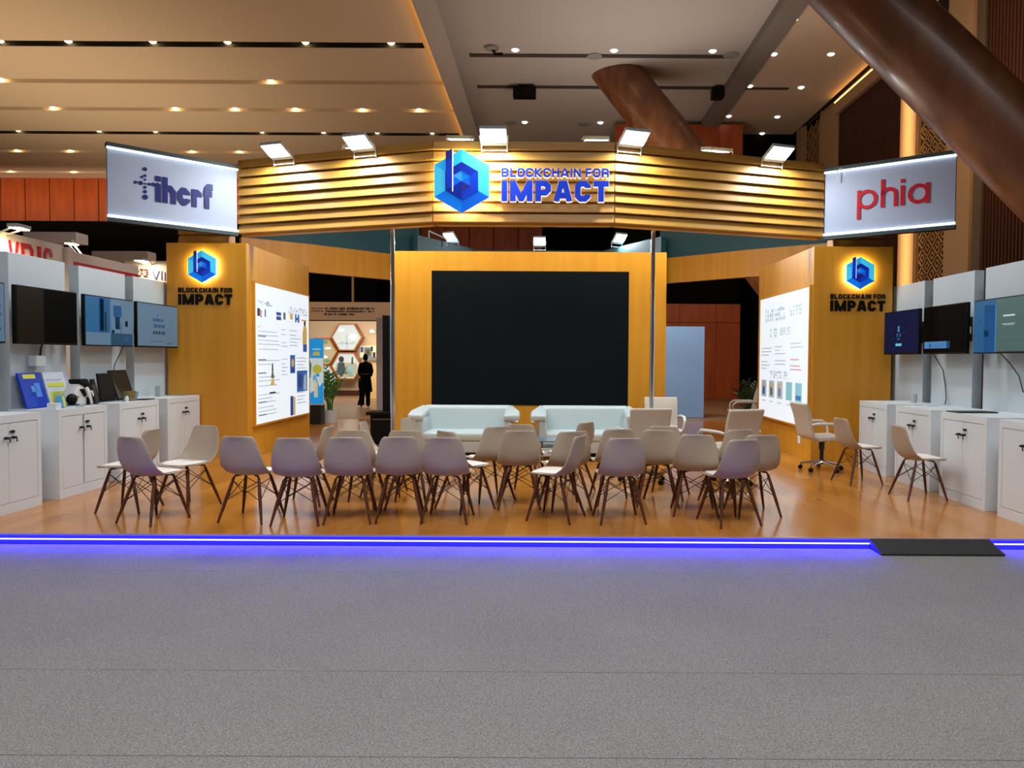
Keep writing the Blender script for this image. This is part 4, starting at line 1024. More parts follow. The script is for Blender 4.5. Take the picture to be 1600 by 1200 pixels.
LEGT = [(s * 0.125, y0) for s in (-1, 1) for y0 in (0.13, -0.09)]
LEGB = [(s * 0.215, y0) for s in (-1, 1) for y0 in (0.225, -0.215)]
for (tx, ty), (bx, by) in zip(LEGT, LEGB):
    a, b = Vector((tx, ty, 0.405)), Vector((bx, by, 0.001))
    pts = [a.lerp(b, f) for f in (0, 0.3, 0.62, 1.0)]
    MB().tube(pts, [0.013, 0.0165, 0.0155, 0.0105], 10).build('leg', WALNUT, chair0, smooth=True)
mb = MB()
def onleg(i, f): return Vector((*LEGT[i], 0.405)).lerp(Vector((*LEGB[i], 0)), f)
for i, j in ((0, 1), (2, 3), (0, 2), (1, 3)):
    mb.tube([onleg(i, 0.06), onleg(j, 0.5)], 0.0038, 6); mb.tube([onleg(j, 0.06), onleg(i, 0.5)], 0.0038, 6)
mb.build('wire_brace', BLACKM, chair0)
mb = MB()
for i in range(4): mb.tube([Vector((LEGT[i][0] * 0.5, LEGT[i][1] * 0.6, 0.432)), Vector((LEGT[i][0] * 0.9, LEGT[i][1] * 0.95, 0.425)), onleg(i, 0.0), onleg(i, 0.10)], 0.009, 8)
mb.build('leg_bracket', BLACKM, chair0)
chairs = [  # px, Y, rotation, label
    (236, 6.92, -21, 'nearest cream shell chair of the trio by the cabinets, its back to us', 0),
    (201, 7.42, 88, 'half hidden cream shell chair of the cabinet trio, seat towards the cabinets', 0),
    (293, 7.58, 160, 'cream shell chair of the cabinet trio that faces the viewer, seat towards us', 0),
    (391, 7.02, -7, 'front-row cream shell chair alone beside the trio, before the oak column', 1),
    (468, 6.92, 4, 'front-row cream shell chair, second from the cabinet trio', 1),
    (548, 6.99, 4, 'front-row cream shell chair, third from the cabinet trio', 1),
    (625, 7.06, 8, 'front-row cream shell chair, fourth from the cabinet trio', 1),
    (700, 7.03, -3, 'front-row cream shell chair, fifth from the cabinet trio', 1),
    (871, 7.10, 68, 'front-row cream shell chair seen from its side, white seat pointing at the fifth chair', 1),
    (969, 7.05, 6, 'front-row cream shell chair standing alone before the tall cream office chair', 1),
    (1142, 6.97, 18, 'front-row cream shell chair on the end of the row towards the ramp', 1),
    (478, 7.80, 88, 'cream shell chair seen in part between the second and third front-row chairs', 2),
    (563, 7.66, -5, 'second-row cream shell chair peeping over the third front-row chair', 2),
    (599, 8.36, -90, 'cream shell chair with its curved edge before the black speaker stand', 2),
    (641, 7.64, -2, 'second-row cream shell chair peeping over the fourth front-row chair', 2),
    (663, 8.86, -110, 'white-lit shell chair facing sideways at the arm of the first sofa', 2),
    (726, 7.54, -46, 'second-row shell chair with its white seat showing beyond the fifth front-row chair', 2),
    (764, 8.10, 30, 'pale shell chair in front of the first sofa, behind the white seat', 2),
    (811, 7.70, 4, 'second-row cream shell chair between the sofas, seen squarely from behind', 2),
    (823, 8.42, -16, 'cream shell chair almost hidden behind the square-on chair between the sofas', 2),
    (884, 7.64, 18, 'second-row cream shell chair right behind the side-turned front chair', 2),
    (891, 8.62, 52, 'cream shell chair with only its back corner showing before the second sofa', 2),
    (959, 7.92, 9, 'second-row cream shell chair behind the lone front chair', 2),
    (1028, 7.84, -5, 'second-row cream shell chair before the casters of the tall office chair', 2),
    (1044, 8.26, -20, 'cream shell chair hidden behind the chair before the casters', 2),
    (1087, 7.40, -6, 'cream shell chair seen squarely from behind next to the end of the front row', 2),
    (1138, 7.92, 19, 'cream shell chair behind the end chair, below the wide office chair back', 2),
    (1178, 7.40, 6, 'cream shell chair last in the rows, beside the open floor on the ramp side', 2),
    (1341, 9.32, -80, 'white-lit shell chair in profile beside the swivel chair', 3),
    (1437, 8.30, -88, 'white-lit shell chair in profile standing alone before the ramp-side cabinets', 3),
]
GR = ['shell chairs of the trio by the cabinets', 'front row of shell chairs', 'shell chairs behind the front row', 'shell chairs along the ramp-side cabinets']
for i, (px, Y, rz, lab, g) in enumerate(chairs):
    loc = (xat(px, Y), Y, 0)
    if i == 0:
        chair0.location = loc; chair0.rotation_euler = (0, 0, R(rz)); chair0['label'] = lab; chair0['group'] = GR[g]
    else: dup(chair0, loc, R(rz), lab, GR[g])

# ================================================================== OFFICE CHAIRS
oc = thing('office_chair', 'prototype', 'office chair', (0, 0, 0), 0)
def slab_grid(prof, hw, th, name, par):
    """upholstered slab following a side profile (y, z)"""
    def fn(u, v):
        k = v * (len(prof) - 1); i = min(int(k), len(prof) - 2); f = k - i
        y = prof[i][0] * (1 - f) + prof[i + 1][0] * f; z = prof[i][1] * (1 - f) + prof[i + 1][1] * f
        w = prof[i][2] * (1 - f) + prof[i + 1][2] * f
        return Vector(((u * 2 - 1) * w, y, z))
    o = MB().grid(fn, 9, len(prof) * 2 - 1).build(name, OFFICE, par)
    md = o.modifiers.new('thick', 'SOLIDIFY'); md.thickness = th; md.offset = 0
    md = o.modifiers.new('bev', 'BEVEL'); md.width = th * 0.35; md.segments = 3; md.limit_method = 'ANGLE'
    bake(o)
    for p in o.data.polygons: p.use_smooth = True
    o.data.set_sharp_from_angle(angle=R(40))
    return o
slab_grid([(0.27, 0.455, 0.245), (0.24, 0.475, 0.25), (0.1, 0.475, 0.25), (-0.05, 0.465, 0.25), (-0.17, 0.455, 0.25)], 0.25, 0.055, 'seat', oc)
slab_grid([(-0.17, 0.455, 0.25), (-0.235, 0.50, 0.25), (-0.255, 0.58, 0.25), (-0.27, 0.68, 0.252), (-0.30, 0.80, 0.255), (-0.335, 0.90, 0.258), (-0.355, 0.95, 0.255)], 0.25, 0.045, 'backrest', oc)
for s in (-1, 1):
    MB().tube([(s * 0.265, -0.27, 0.66), (s * 0.295, -0.22, 0.675), (s * 0.30, 0.0, 0.675), (s * 0.30, 0.14, 0.67), (s * 0.295, 0.21, 0.62), (s * 0.28, 0.22, 0.54), (s * 0.25, 0.2, 0.455)], [0.016, 0.02, 0.022, 0.022, 0.018, 0.016, 0.014], 10).build('armrest', mat('arm_white', (206, 204, 198), 0.3), oc, smooth=True)
MB().lathe([(0.028, 0.09), (0.028, 0.30), (0.04, 0.30), (0.04, 0.40), (0.11, 0.43), (0.11, 0.445)], (0, 0, 0), 18).build('gas_column', BLACKM, oc)
mb = MB()
for k in range(5):
    q = 2 * math.pi * k / 5 + 0.3; c, s = math.cos(q), math.sin(q)
    mb.tube([(0.02 * c, 0.02 * s, 0.125), (0.16 * c, 0.16 * s, 0.105), (0.285 * c, 0.285 * s, 0.08)], [0.028, 0.02, 0.014], 8)
mb.build('star_base', CHROME, oc, smooth=True)
for k in range(5):
    q = 2 * math.pi * k / 5 + 0.3; c = Vector((0.285 * math.cos(q), 0.285 * math.sin(q), 0.03)); tv_ = Vector((-math.sin(q), math.cos(q), 0)) * 0.022
    mb = MB(); mb.tube([c - tv_, c - tv_ * 0.2], 0.029, 14); mb.tube([c + tv_ * 0.2, c + tv_], 0.029, 14); mb.tube([c, c + Vector((0, 0, 0.055))], 0.007, 8)
    mb.build('caster', BLACKP, oc)
office = [(1006, 9.25, 8, 'tall cream office chair with its back to us, in front of the second sofa', False),
          (1037, 11.2, 178, 'white office chair facing us behind the chrome post', False),
          (1139, 9.12, 24, 'cream office chair with its back to us and one arm showing, before the light-box column', False),
          (1286, 10.32, -84, 'white swivel office chair in profile against the ramp-side oak column', False),
          (1160, 15.4, 82, 'white office chair far back in the opening, under the dark potted plant', False)]
for i, (px, Y, rz, lab, _) in enumerate(office):
    loc = (xat(px, Y), Y, 0)
    if i == 0: oc.location = loc; oc.rotation_euler = (0, 0, R(rz)); oc['label'] = lab; oc['group'] = 'office chairs on casters'
    else: dup(oc, loc, R(rz), lab, 'office chairs on casters')

# ================================================================== SOFAS AND TABLE
def rbox(name, x0, x1, y0, y1, z0, z1, m, par, r=0.04):
    return MB().box(x0, x1, y0, y1, z0, z1).build(name, m, par, bevel=r, smooth=True, segs=4)
so = thing('sofa', 'prototype', 'sofa', (0, 0, 0), 0)
rbox('seat_base', -0.62, 0.62, -0.34, 0.25, 0.12, 0.30, LEATHER, so, 0.02)
rbox('seat_cushion', -0.61, 0.61, -0.37, 0.18, 0.295, 0.435, LEATHER, so, 0.045)
bk = rbox('backrest', -0.70, 0.70, 0.12, 0.34, 0.25, 0.80, LEATHER, so, 0.06)
for v in bk.data.vertices:
    if v.co.z > 0.5: v.co.y += 0.06
for s in (-1, 1):
    o = MB().prism([(s * 0.60, 0.20, 0.66), (s * 0.60, -0.36, 0.60), (s * 0.84, -0.36, 0.60), (s * 0.84, -0.10, 0.64), (s * 0.70, 0.28, 0.72)], (0, 0, 0.10)).build('armrest', LEATHER, so, bevel=0.03, smooth=True, segs=3)
    rbox('arm_side', min(s * 0.60, s * 0.72), max(s * 0.60, s * 0.72), -0.33, 0.26, 0.12, 0.64, LEATHER, so, 0.03)
    MB().tube([(s * 0.82, -0.375, 0.60), (s * 0.74, -0.38, 0.585), (s * 0.735, -0.38, 0.54), (s * 0.735, -0.38, 0.02), (s * 0.735, -0.30, 0.012), (s * 0.735, 0.25, 0.012), (s * 0.735, 0.30, 0.05), (s * 0.735, 0.30, 0.50)], 0.014, 8).build('chrome_frame', CHROME, so, smooth=True)
rbox('base_plinth', -0.55, 0.55, -0.28, 0.25, 0.0, 0.125, BLACKP, so, 0.01)
for i, (px, Y, lab) in enumerate(((728, 11.42, 'white leatherette two-seat sofa nearest the column speaker'), (915, 11.42, 'white leatherette two-seat sofa behind the tall cream office chair'))):
    loc = (xat(px, Y), Y, 0)
    if i == 0: so.location = loc; so['label'] = lab; so['group'] = 'white sofas before the dark screen'
    else: dup(so, loc, 0, lab, 'white sofas before the dark screen')
t = thing('coffee_table', 'low white side table with a glass top between the two sofas', 'table', (xat(873, 9.9), 9.9, 0))
tx, ty = xat(873, 9.9), 9.9
MB().box(tx - 0.26, tx + 0.26, ty - 0.26, ty + 0.26, 0.45, 0.465).build('glass_top', mat('table_glass', (120, 150, 170), 0.08, trans=0.5), t, bevel=0.003)
MB().box(tx - 0.24, tx + 0.24, ty - 0.24, ty + 0.24, 0.26, 0.37).build('shelf_box', LEATHER, t, bevel=0.01)
for sx in (-1, 1):
    for sy in (-1, 1): MB().tube([(tx + sx * 0.22, ty + sy * 0.22, 0), (tx + sx * 0.22, ty + sy * 0.22, 0.45)], 0.014, 8).build('leg', CHROME, t)

# ================================================================== THINGS SEEN THROUGH THE OPENINGS
# column speaker on its sub-woofer box beside the wall
t = thing('column_speaker', 'black column loudspeaker on a wide bass box beside the oak screen wall', 'loudspeaker', (xat(603, 13.3), 13.3, 0))
xs = xat(603, 13.3)
MB().box(xs - 0.24, xs + 0.26, 13.1, 13.55, 0, 0.52).build('bass_box', BLACKP, t, bevel=0.01)
MB().box(xs - 0.31, xs + 0.27, 13.06, 13.58, 0.52, 0.58).build('box_lid', BLACKP, t, bevel=0.008)
MB().box(xs - 0.055, xs + 0.06, 13.26, 13.38, 0.58, 2.30).build('speaker_column', BLACKP, t, bevel=0.008)
MB().box(xs - 0.2, xs + 0.22, 13.09, 13.1, 0.44, 0.455).build('chrome_line', STEEL, t)
tag(MB().tube([(xs + 0.115, 13.2, 0.585), (xs + 0.15, 13.2, 0.95)], [0.012, 0.02], 8).build('microphone', mat('mic_blue', (60, 70, 110), 0.4)), 'slim microphone leaning on the bass box of the column loudspeaker', 'microphone')
def palm(label, x, y, z, pot_r, pot_h, H, n, leafm, potm, seed, spread=0.38):
    rnd = random.Random(seed)
    t = thing('potted_palm', label, 'plant', (x, y, z))
    MB().lathe([(pot_r * 0.88, 0), (pot_r, pot_h), (pot_r * 0.92, pot_h), (pot_r * 0.9, pot_h * 0.9)], (x, y, z), 28).build('pot', potm, t, smooth=True)
    MB().lathe([(pot_r * 0.9, pot_h * 0.86), (pot_r * 0.1, pot_h * 0.89)], (x, y, z), 20).build('soil', mat('soil', (50, 38, 28), 0.9), t)
    fol = MB(); st = MB()
    for k in range(n):
        q = 2 * math.pi * k / n + rnd.uniform(-0.3, 0.3); lean = rnd.uniform(0.15, 1.0); h = H * rnd.uniform(0.62, 1.0)
        base = Vector((x + 0.05 * math.cos(q), y + 0.05 * math.sin(q), z + pot_h * 0.88))
        pts = []
        for i in range(9):
            f = i / 8; r = spread * lean * f ** 1.8
            pts.append(base + Vector((math.cos(q) * r, math.sin(q) * r, (h - pot_h) * (f - 0.18 * lean * f ** 3))))
        st.tube(pts, [0.014 - 0.0012 * i for i in range(9)], 6)
        for i in range(3, 9):
            for side in (-1, 1):
                d = (pts[min(i + 1, 8)] - pts[i - 1]).normalized(); sd = d.cross(Vector((0, 0, 1)));
                sd = sd.normalized() if sd.length > 0.05 else Vector((1, 0, 0))
                tip = pts[i] + (sd * side * 0.75 + d * 0.9).normalized() * rnd.uniform(0.16, 0.26) + Vector((0, 0, -0.04))
                w = d * 0.022; m_ = (pts[i] + tip) / 2 + Vector((0, 0, 0.012))
                fol.add([pts[i] - w, pts[i] + w, m_ + w * 1.3, tip, m_ - w * 1.3], [(0, 1, 2, 4), (4, 2, 3)])
    st.build('stems', leafm, t, smooth=True); fol.build('fronds', leafm, t)
    return t
palm('tall green palm in a white round pot at the back edge of the stage', xat(515, 17.5), 17.5, 0, 0.19, 0.30, 1.45, 11, LEAF, POTW, 3)
palm('dark potted plant behind the far white office chair', xat(1170, 17.8), 17.8, 0, 0.18, 0.35, 1.15, 14, mat('leaf_dark', (40, 62, 34), 0.6), BLACKP, 8, 0.55)
# blue illustrated poster on a dark pedestal
PX0, YP = xat(478, 17.0), 17.0
t = thing('poster_stand', 'blue illustrated poster board on a dark pedestal behind the light-box column', 'poster stand', (xat(492, YP), YP, 0))
xa, xb = xat(462, YP), xat(505, YP); zt = 1.55 + (559.6 - 531) * YP / F; zb = 1.55 + (559.6 - 633) * YP / F
fr = Frame((xa, YP, zb), (1, 0, 0), (0, 0, 1)); W, H = xb - xa, zt - zb
SKY = mat('poster_blue', (20, 150, 230), 0.5, emit=0.5); PALE = mat('poster_pale', (205, 232, 238), 0.5, emit=0.4); LIME = mat('poster_lime', (205, 205, 80), 0.5, emit=0.3); CREAMP = mat('poster_cream', (226, 222, 190), 0.5, emit=0.3); TEALP = mat('poster_teal', (40, 150, 150), 0.5, emit=0.2)
MB().rect(fr, 0, -0.03, W, H, -0.04, 0).build('board', WHITE, t)
mb = MB()
mb.rect(fr, 0, H * 0.70, W, H, 0, 0.003, SKY); mb.rect(fr, 0, 0, W, H * 0.70, 0, 0.003, PALE)
mb.ext(fr, [(W * 0.6, H * 0.74), (W * 0.9, H * 0.74), (W * 0.84, H * 0.80), (W * 0.68, H * 0.80)], 0.003, 0.005, LIME); mb.rect(fr, W * 0.62, H * 0.83, W * 0.92, H * 0.845, 0.003, 0.005, PALE)
mb.disc(fr, W * 0.78, H * 0.53, W * 0.17, 0.003, 0.005, LIME); mb.ext(fr, [(W * 0.5, 0), (W, 0), (W, H * 0.34), (W * 0.86, H * 0.26), (W * 0.7, H * 0.46), (W * 0.62, H * 0.4), (W * 0.74, H * 0.22), (W * 0.5, H * 0.16)], 0.003, 0.005, SKY)
mb.ext(fr, [(W * 0.66, H * 0.10), (W * 0.8, H * 0.10), (W * 0.8, H * 0.3), (W * 0.68, H * 0.42)], 0.005, 0.007, CREAMP); mb.disc(fr, W * 0.80, H * 0.44, W * 0.06, 0.005, 0.007, SKY)
mb.ext(fr, [(W * 0.4, H * 0.4), (W * 0.54, H * 0.4), (W * 0.58, H * 0.6), (W * 0.5, H * 0.68)], 0.003, 0.005, TEALP)
mb.build('illustration', None, t)
MB().box(xa + 0.05, xb - 0.06, YP + 0.0, YP + 0.3, 0, zb - 0.03).build('pedestal', mat('pedestal_dark', (22, 28, 36), 0.4), t, bevel=0.01)
# pale blue free-standing board in the ramp-side opening
YB = 20.7
tag(MB().box(xat(1040, YB), xat(1100, YB), YB, YB + 0.12, ZH, 1.55 + (559.6 - 509) * YB / F).build('partition_board', mat('pale_blue_board', (142, 184, 236), 0.5, emit=0.06)), 'plain pale blue standing board in the ramp-side opening', 'partition board')  # faint glow added to the board's colour, it is no lamp
# pale partition beside the column speaker
tag(MB().box(xat(588, 20.5), xat(625, 20.5), 20.5, 20.6, ZH, 1.55 + (559.6 - 498) * 20.5 / F).build('partition_board', mat('pale_lilac_board', (196, 194, 210), 0.5)), 'pale lilac partition standing behind the column loudspeaker', 'partition board')

# far exhibition stand with hexagon displays -----------------------------
YF, YW = 26.0, 31.8
def FX(p, Y): return xat(p, Y)
def FZ(py, Y): return 1.55 + (559.6 - py) * Y / F
t = thing('stand_fascia', 'long beige stand fascia with three lines of small dark writing', 'fascia', (FX(540, YF), YF, 3))
FASC = mat('fascia_beige', (196, 170, 148), 0.6)
MB().box(FX(440, YF), FX(618, YF), YF, YF + 0.15, FZ(502, YF), FZ(474, YF)).build('fascia_board', FASC, t)
fr = Frame((0, YF, 0), (1, 0, 0), (0, 0, 1)); mb = MB()
for x0, x1, y, h, n, sd in ((486, 505, 484, 1.6, 14, 1), (486, 505, 488, 1.6, 14, 2), (508, 585, 484, 3.6, 34, 3), (509, 585, 488.5, 2.8, 40, 4), (507, 554, 493, 3.2, 22, 5)):
    rnd = random.Random(sd); k = (x1 - x0) / n
    for i in range(n):
        if rnd.random() < 0.14: continue
        a = FX(x0 + i * k, YF); b = FX(x0 + i * k + k * rnd.uniform(0.6, 0.95), YF); hh = h * rnd.uniform(0.6, 1.0)
        mb.rect(fr, a, FZ(y + hh / 2, YF), b, FZ(y - hh / 2, YF), 0, 0.01)
mb.build('lettering', PK, t)
MB().box(FX(440, YF), FX(618, YF), YF + 0.02, YF + 0.10, FZ(503.5, YF), FZ(502, YF)).build('light_rail', mat('rail_dark', (70, 36, 20), 0.5), t)
MB().box(FX(549.5, YF), FX(552.5, YF), YF + 0.03, YF + 0.1, FZ(474, YF), 5.0).build('mast', BEIGE, t)
for px in (442, 616): MB().box(FX(px - 1, YF), FX(px + 1, YF), YF + 0.03, YF + 0.1, ZH, FZ(503, YF)).build('leg', FASC, t)
tag(MB().box(FX(430, YW), FX(640, YW), YW, YW + 0.15, ZH, 3.6).build('stand_wall', mat('stand_wall_cream', (206, 188, 168), 0.6)), 'cream back wall of the far exhibition stand', 'wall panel')
tag(MB().box(FX(430, YW), FX(640, YW), YW - 0.06, YW, ZH, 0.12).build('stand_skirting', mat('skirting_brown', (66, 34, 22), 0.5)), 'dark brown skirting along the far stand wall', 'skirting')
HEXW = mat('hex_lit', (150, 160, 162), 0.5, emit=0.5, ecol=(232, 246, 248)); HEXF = mat('hex_frame', (168, 104, 38), 0.45)
def hex_display(label, cx, cy, rpx, Y, face, items, dep=0.45):
    t = thing('hexagon_display', label, 'display case', (FX(cx, Y), Y, FZ(cy, Y)), 0, 'hexagon display cases of the far stand')
    fr = Frame((FX(cx, Y), Y, FZ(cy, Y)), (1, 0, 0), (0, 0, 1)); r = rpx * Y / F
    hp = lambda q: [(q * math.cos(R(60 * k)), q * math.sin(R(60 * k))) for k in range(6)]
    mb = MB(); o, i = hp(r), hp(r * 0.91)
    for k in range(6): mb.ext(fr, [i[k], o[k], o[(k + 1) % 6], i[(k + 1) % 6]], -dep, 0.0)
    mb.build('frame', HEXF, t)
    MB().ext(fr, hp(r * 0.91), -dep, -0.06).build('lit_panel', face, t)
    mb = MB()
    for pts, m in items: mb.ext(fr, [(x * r, y * r) for x, y in pts], -0.06, -0.05, m)
    if items: mb.build('picture', None, t)
    return t
GRN = mat('hex_green', (120, 150, 110), 0.5, emit=0.2); GRY = mat('hex_grey', (120, 140, 150), 0.5, emit=0.2); KH = mat('hex_khaki', (172, 166, 140), 0.5, emit=0.3)
dk = lambda cx, cy, rx, ry, n=12: [(cx + rx * math.cos(6.283 * i / n), cy + ry * math.sin(6.283 * i / n)) for i in range(n)]
hex_display('upper lit hexagon display with a faint blue drawing', 541.5, 528.5, 24.5, YW - 0.45, HEXW, [([(-0.06, -0.85), (0.06, -0.85), (0.03, 0.2), (-0.03, 0.2)], INK2), ([(-0.6, -0.46), (0.6, -0.46), (0.45, -0.26), (0.1, -0.36), (-0.35, -0.26)], INK2), (dk(-0.35, 0.45, 0.2, 0.12), PALE), (dk(0.4, 0.0, 0.25, 0.2), PALE)])
hex_display('lower lit hexagon display showing two people at work', 541, 573.5, 24.5, YW - 0.45, HEXW,
            [([(-0.75, -0.2), (-0.42, -0.72), (0.42, -0.72), (0.75, -0.2), (0.6, 0.2), (-0.6, 0.2)], KH), (dk(-0.34, 0.42, 0.17, 0.2), PK), ([(-0.66, -0.5), (-0.3, -0.7), (-0.06, -0.3), (-0.16, 0.25), (-0.52, 0.24)], GRY), ([(0.0, -0.66), (0.5, -0.66), (0.5, 0.0), (0.2, 0.14), (0.0, -0.1)], PALE), ([(0.3, 0.12), (0.42, 0.12), (0.4, 0.6), (0.32, 0.56)], PK), ([(-0.2, -0.5), (0.1, -0.55), (0.0, -0.3)], GRN), ([(-0.2, 0.5), (0.3, 0.5), (0.3, 0.8), (-0.2, 0.8)], HEXW)])
hex_display('khaki hexagon display with white birds, beside the poster board', 503, 551, 24.5, YW - 0.45, KH, [(dk(-0.3, 0.3, 0.2, 0.1), PALE), (dk(0.35, 0.2, 0.22, 0.08), PALE), (dk(0.1, -0.35, 0.26, 0.1), PALE), (dk(0.1, 0.6, 0.3, 0.14), GRN), (dk(0.3, -0.6, 0.2, 0.12), GRN)])
hex_display('lowest pale hexagon display behind the green palm', 503, 593.4, 24.5, YW - 0.45, HEXW, [(dk(0.1, 0.0, 0.4, 0.3), GRN), (dk(-0.2, 0.4, 0.2, 0.1), PALE)])
t = thing('framed_picture', 'picture of a machine on the far stand wall above the person', 'picture', (FX(574, YW), YW - 0.05, FZ(553, YW)))
MB().box(FX(563, YW), FX(588, YW), YW - 0.05, YW, FZ(563, YW), FZ(542, YW)).build('print_board', CREAMP, t)
fr = Frame((0, YW - 0.05, 0), (1, 0, 0), (0, 0, 1)); mb = MB()
for (x0, y0, x1, y1, m) in ((564, 552, 568, 544, PN), (569, 560, 582, 544, GRY), (572, 557, 579, 547, PY), (580, 550, 583, 543, PK), (583, 560, 587, 552, PK), (563, 563, 588, 560, GRY)):
    mb.rect(fr, FX(x0, YW), FZ(y0, YW), FX(x1, YW), FZ(y1, YW), 0, 0.01, m)
mb.build('print', None, t)
t = thing('stand_counter', 'warmly lit cream counter on the far stand beside the person', 'counter', (FX(584, 29.5), 29.5, 0))
MB().box(FX(574, 29.5), FX(592, 29.5), 29.3, 29.9, ZH, FZ(565, 29.5)).build('counter_body', mat('counter_cream', (240, 206, 140), 0.5, emit=0.15), t)  # warm light put into the counter's colour as a faint glow
MB().box(FX(573, 29.5), FX(593, 29.5), 29.25, 29.95, FZ(565, 29.5), FZ(563, 29.5)).build('counter_top', GREY, t)
p = Vector((FX(580, 31), 31.2, FZ(517.5, 31)))
t = thing('spot_lamp', 'bright warm spotlight high on the far stand wall', 'spotlight', tuple(p))
MB().lathe([(0.06, -0.06), (0.1, 0.0), (0.08, 0.06)], p, 14).build('lamp_body', WHITE, t)
MB().lathe([(0.02, -0.09), (0.11, -0.062)], p, 14).build('lamp_lens', WARME, t)
MB().box(p.x - 0.01, p.x + 0.01, p.y - 0.01, YW + 0.01, p.z, p.z + 0.02).build('lamp_arm', WHITE, t)
area_light('far_stand_light', (FX(540, 28.5), 28.6, 3.2), (0, 0.35, -1), 150, 3.0, 1.0, (1.0, 0.88, 0.7))

# person in black, seen from behind --------------------------------------
PYY = 24.3
pc = Vector((FX(571, PYY), PYY, ZH))
per = thing('person', 'person in long black clothes and head cover seen from behind, walking into the far stand', 'person', tuple(pc), R(12)); per.scale = (0.76, 0.9, 1.0)
def skin_body(name, verts, edges, radii, m, par, root=0, sub=2):
    me = bpy.data.meshes.new(name); me.from_pydata([tuple(v) for v in verts], edges, [])
    o = bpy.data.objects.new(name, me); COL.objects.link(o); me.materials.append(m)
    sk = o.modifiers.new('skin', 'SKIN'); sk.use_smooth_shade = True
    for i, r in enumerate(radii):
        sv = me.skin_vertices[0].data[i]; sv.radius = (r, r) if not isinstance(r, tuple) else r; sv.use_root = (i == root)
    s2 = o.modifiers.new('sub', 'SUBSURF'); s2.levels = sub; s2.render_levels = sub
    bake(o)
    for p in o.data.polygons: p.use_smooth = True
    o.parent = par
    return o
SKIN = mat('skin_brown', (120, 84, 64), 0.5); CLOTH = mat('black_cloth', (5, 5, 6), 0.9, spec=0.1)
V = [(0, 0, 0.95), (0, 0, 1.12), (0, 0.01, 1.30), (0, 0.01, 1.44), (0, 0.0, 1.53), (0, 0.02, 1.60), (0, 0.02, 1.68),
     (-0.17, 0, 1.40), (-0.24, 0.03, 1.16), (-0.19, 0.17, 1.04), (-0.12, 0.24, 1.08),
     (0.17, 0, 1.40), (0.24, 0.03, 1.16), (0.19, 0.17, 1.04), (0.12, 0.24, 1.08),
     (-0.10, 0, 0.90), (-0.13, -0.02, 0.50), (-0.17, -0.08, 0.09), (-0.18, 0.06, 0.035),
     (0.10, 0, 0.90), (0.10, 0.03, 0.50), (0.09, 0.03, 0.09), (0.10, 0.17, 0.035)]
E = [(0, 1), (1, 2), (2, 3), (3, 4), (4, 5), (5, 6), (3, 7), (7, 8), (8, 9), (9, 10), (3, 11), (11, 12), (12, 13), (13, 14), (0, 15), (15, 16), (16, 17), (17, 18), (0, 19), (19, 20), (20, 21), (21, 22)]
RD = [(0.15, 0.11), (0.13, 0.10), (0.15, 0.11), (0.10, 0.08), 0.05, (0.075, 0.09), (0.06, 0.075), 0.06, 0.045, 0.034, 0.028, 0.06, 0.045, 0.034, 0.028, 0.09, 0.06, 0.04, 0.035, 0.09, 0.06, 0.04, 0.035]
skin_body('body', V, E, RD, SKIN, per)
def loft(name, rings, m, par, n=22):
    """rings: (cx, cy, z, rx, ry)"""
    mb = MB(); vs = []
    for cx, cy, z, rx, ry in rings:
        for j in range(n):
            q = 2 * math.pi * j / n; vs.append((cx + rx * math.cos(q), cy + ry * math.sin(q), z))
    k = len(rings)
    mb.add(vs, [(i * n + j, i * n + (j + 1) % n, (i + 1) * n + (j + 1) % n, (i + 1) * n + j) for i in range(k - 1) for j in range(n)] + [list(range(n)), list(range((k - 1) * n, k * n))])
    o = mb.build(name, m, None, smooth=True); o.parent = par; return o
loft('long_tunic', [(0, 0, 0.50, 0.29, 0.20), (0, 0, 0.75, 0.26, 0.18), (0, 0, 0.98, 0.225, 0.165), (0, 0, 1.10, 0.205, 0.15), (0, 0, 1.25, 0.225, 0.155), (0, 0, 1.38, 0.23, 0.14), (0, 0, 1.45, 0.16, 0.12), (0, 0, 1.49, 0.08, 0.08)], CLOTH, per)
loft('belt', [(0, 0, 1.075, 0.214, 0.158), (0, 0, 1.10, 0.21, 0.156)], mat('grey_belt', (70, 70, 70), 0.5), per)
loft('trouser_leg', [(-0.20, -0.06, 0.07, 0.15, 0.13), (-0.16, -0.03, 0.3, 0.11, 0.11), (-0.12, 0, 0.62, 0.12, 0.12)], CLOTH, per)
loft('trouser_leg', [(0.10, 0.04, 0.05, 0.09, 0.10), (0.10, 0.03, 0.3, 0.09, 0.10), (0.10, 0, 0.62, 0.12, 0.12)], CLOTH, per)
for s in (-1, 1):
    o = MB().tube([(s * 0.14, 0, 1.42), (s * 0.21, 0.0, 1.36), (s * 0.265, 0.03, 1.17), (s * 0.22, 0.16, 1.045), (s * 0.18, 0.2, 1.05)], [0.07, 0.085, 0.075, 0.06, 0.055], 12).build('sleeve', CLOTH, None, smooth=True); o.parent = per
    sgn = s
    o = MB().grid(lambda u, v: Vector((s * 0.13 + 0.045 * math.cos(u * 6.283) * math.sin(v * 3.14) + (-0.05 if s < 0 else -0.03), (-0.02 if s < 0 else 0.12) + 0.12 * math.sin(u * 6.283) * math.sin(v * 3.14), 0.035 + 0.035 * math.cos(v * 3.14))), 12, 8, close_u=True).build('shoe', BLACKP, None, smooth=True); o.parent = per
o = MB().grid(lambda u, v: Vector((0.105 * math.cos(u * 6.283) * math.sin(0.05 + v * 2.3), 0.02 - 0.012 + 0.118 * math.sin(u * 6.283) * math.sin(0.05 + v * 2.3), 1.63 + 0.125 * math.cos(0.05 + v * 2.3))), 18, 12, close_u=True).build('head_cover', CLOTH, None, smooth=True); o.parent = per
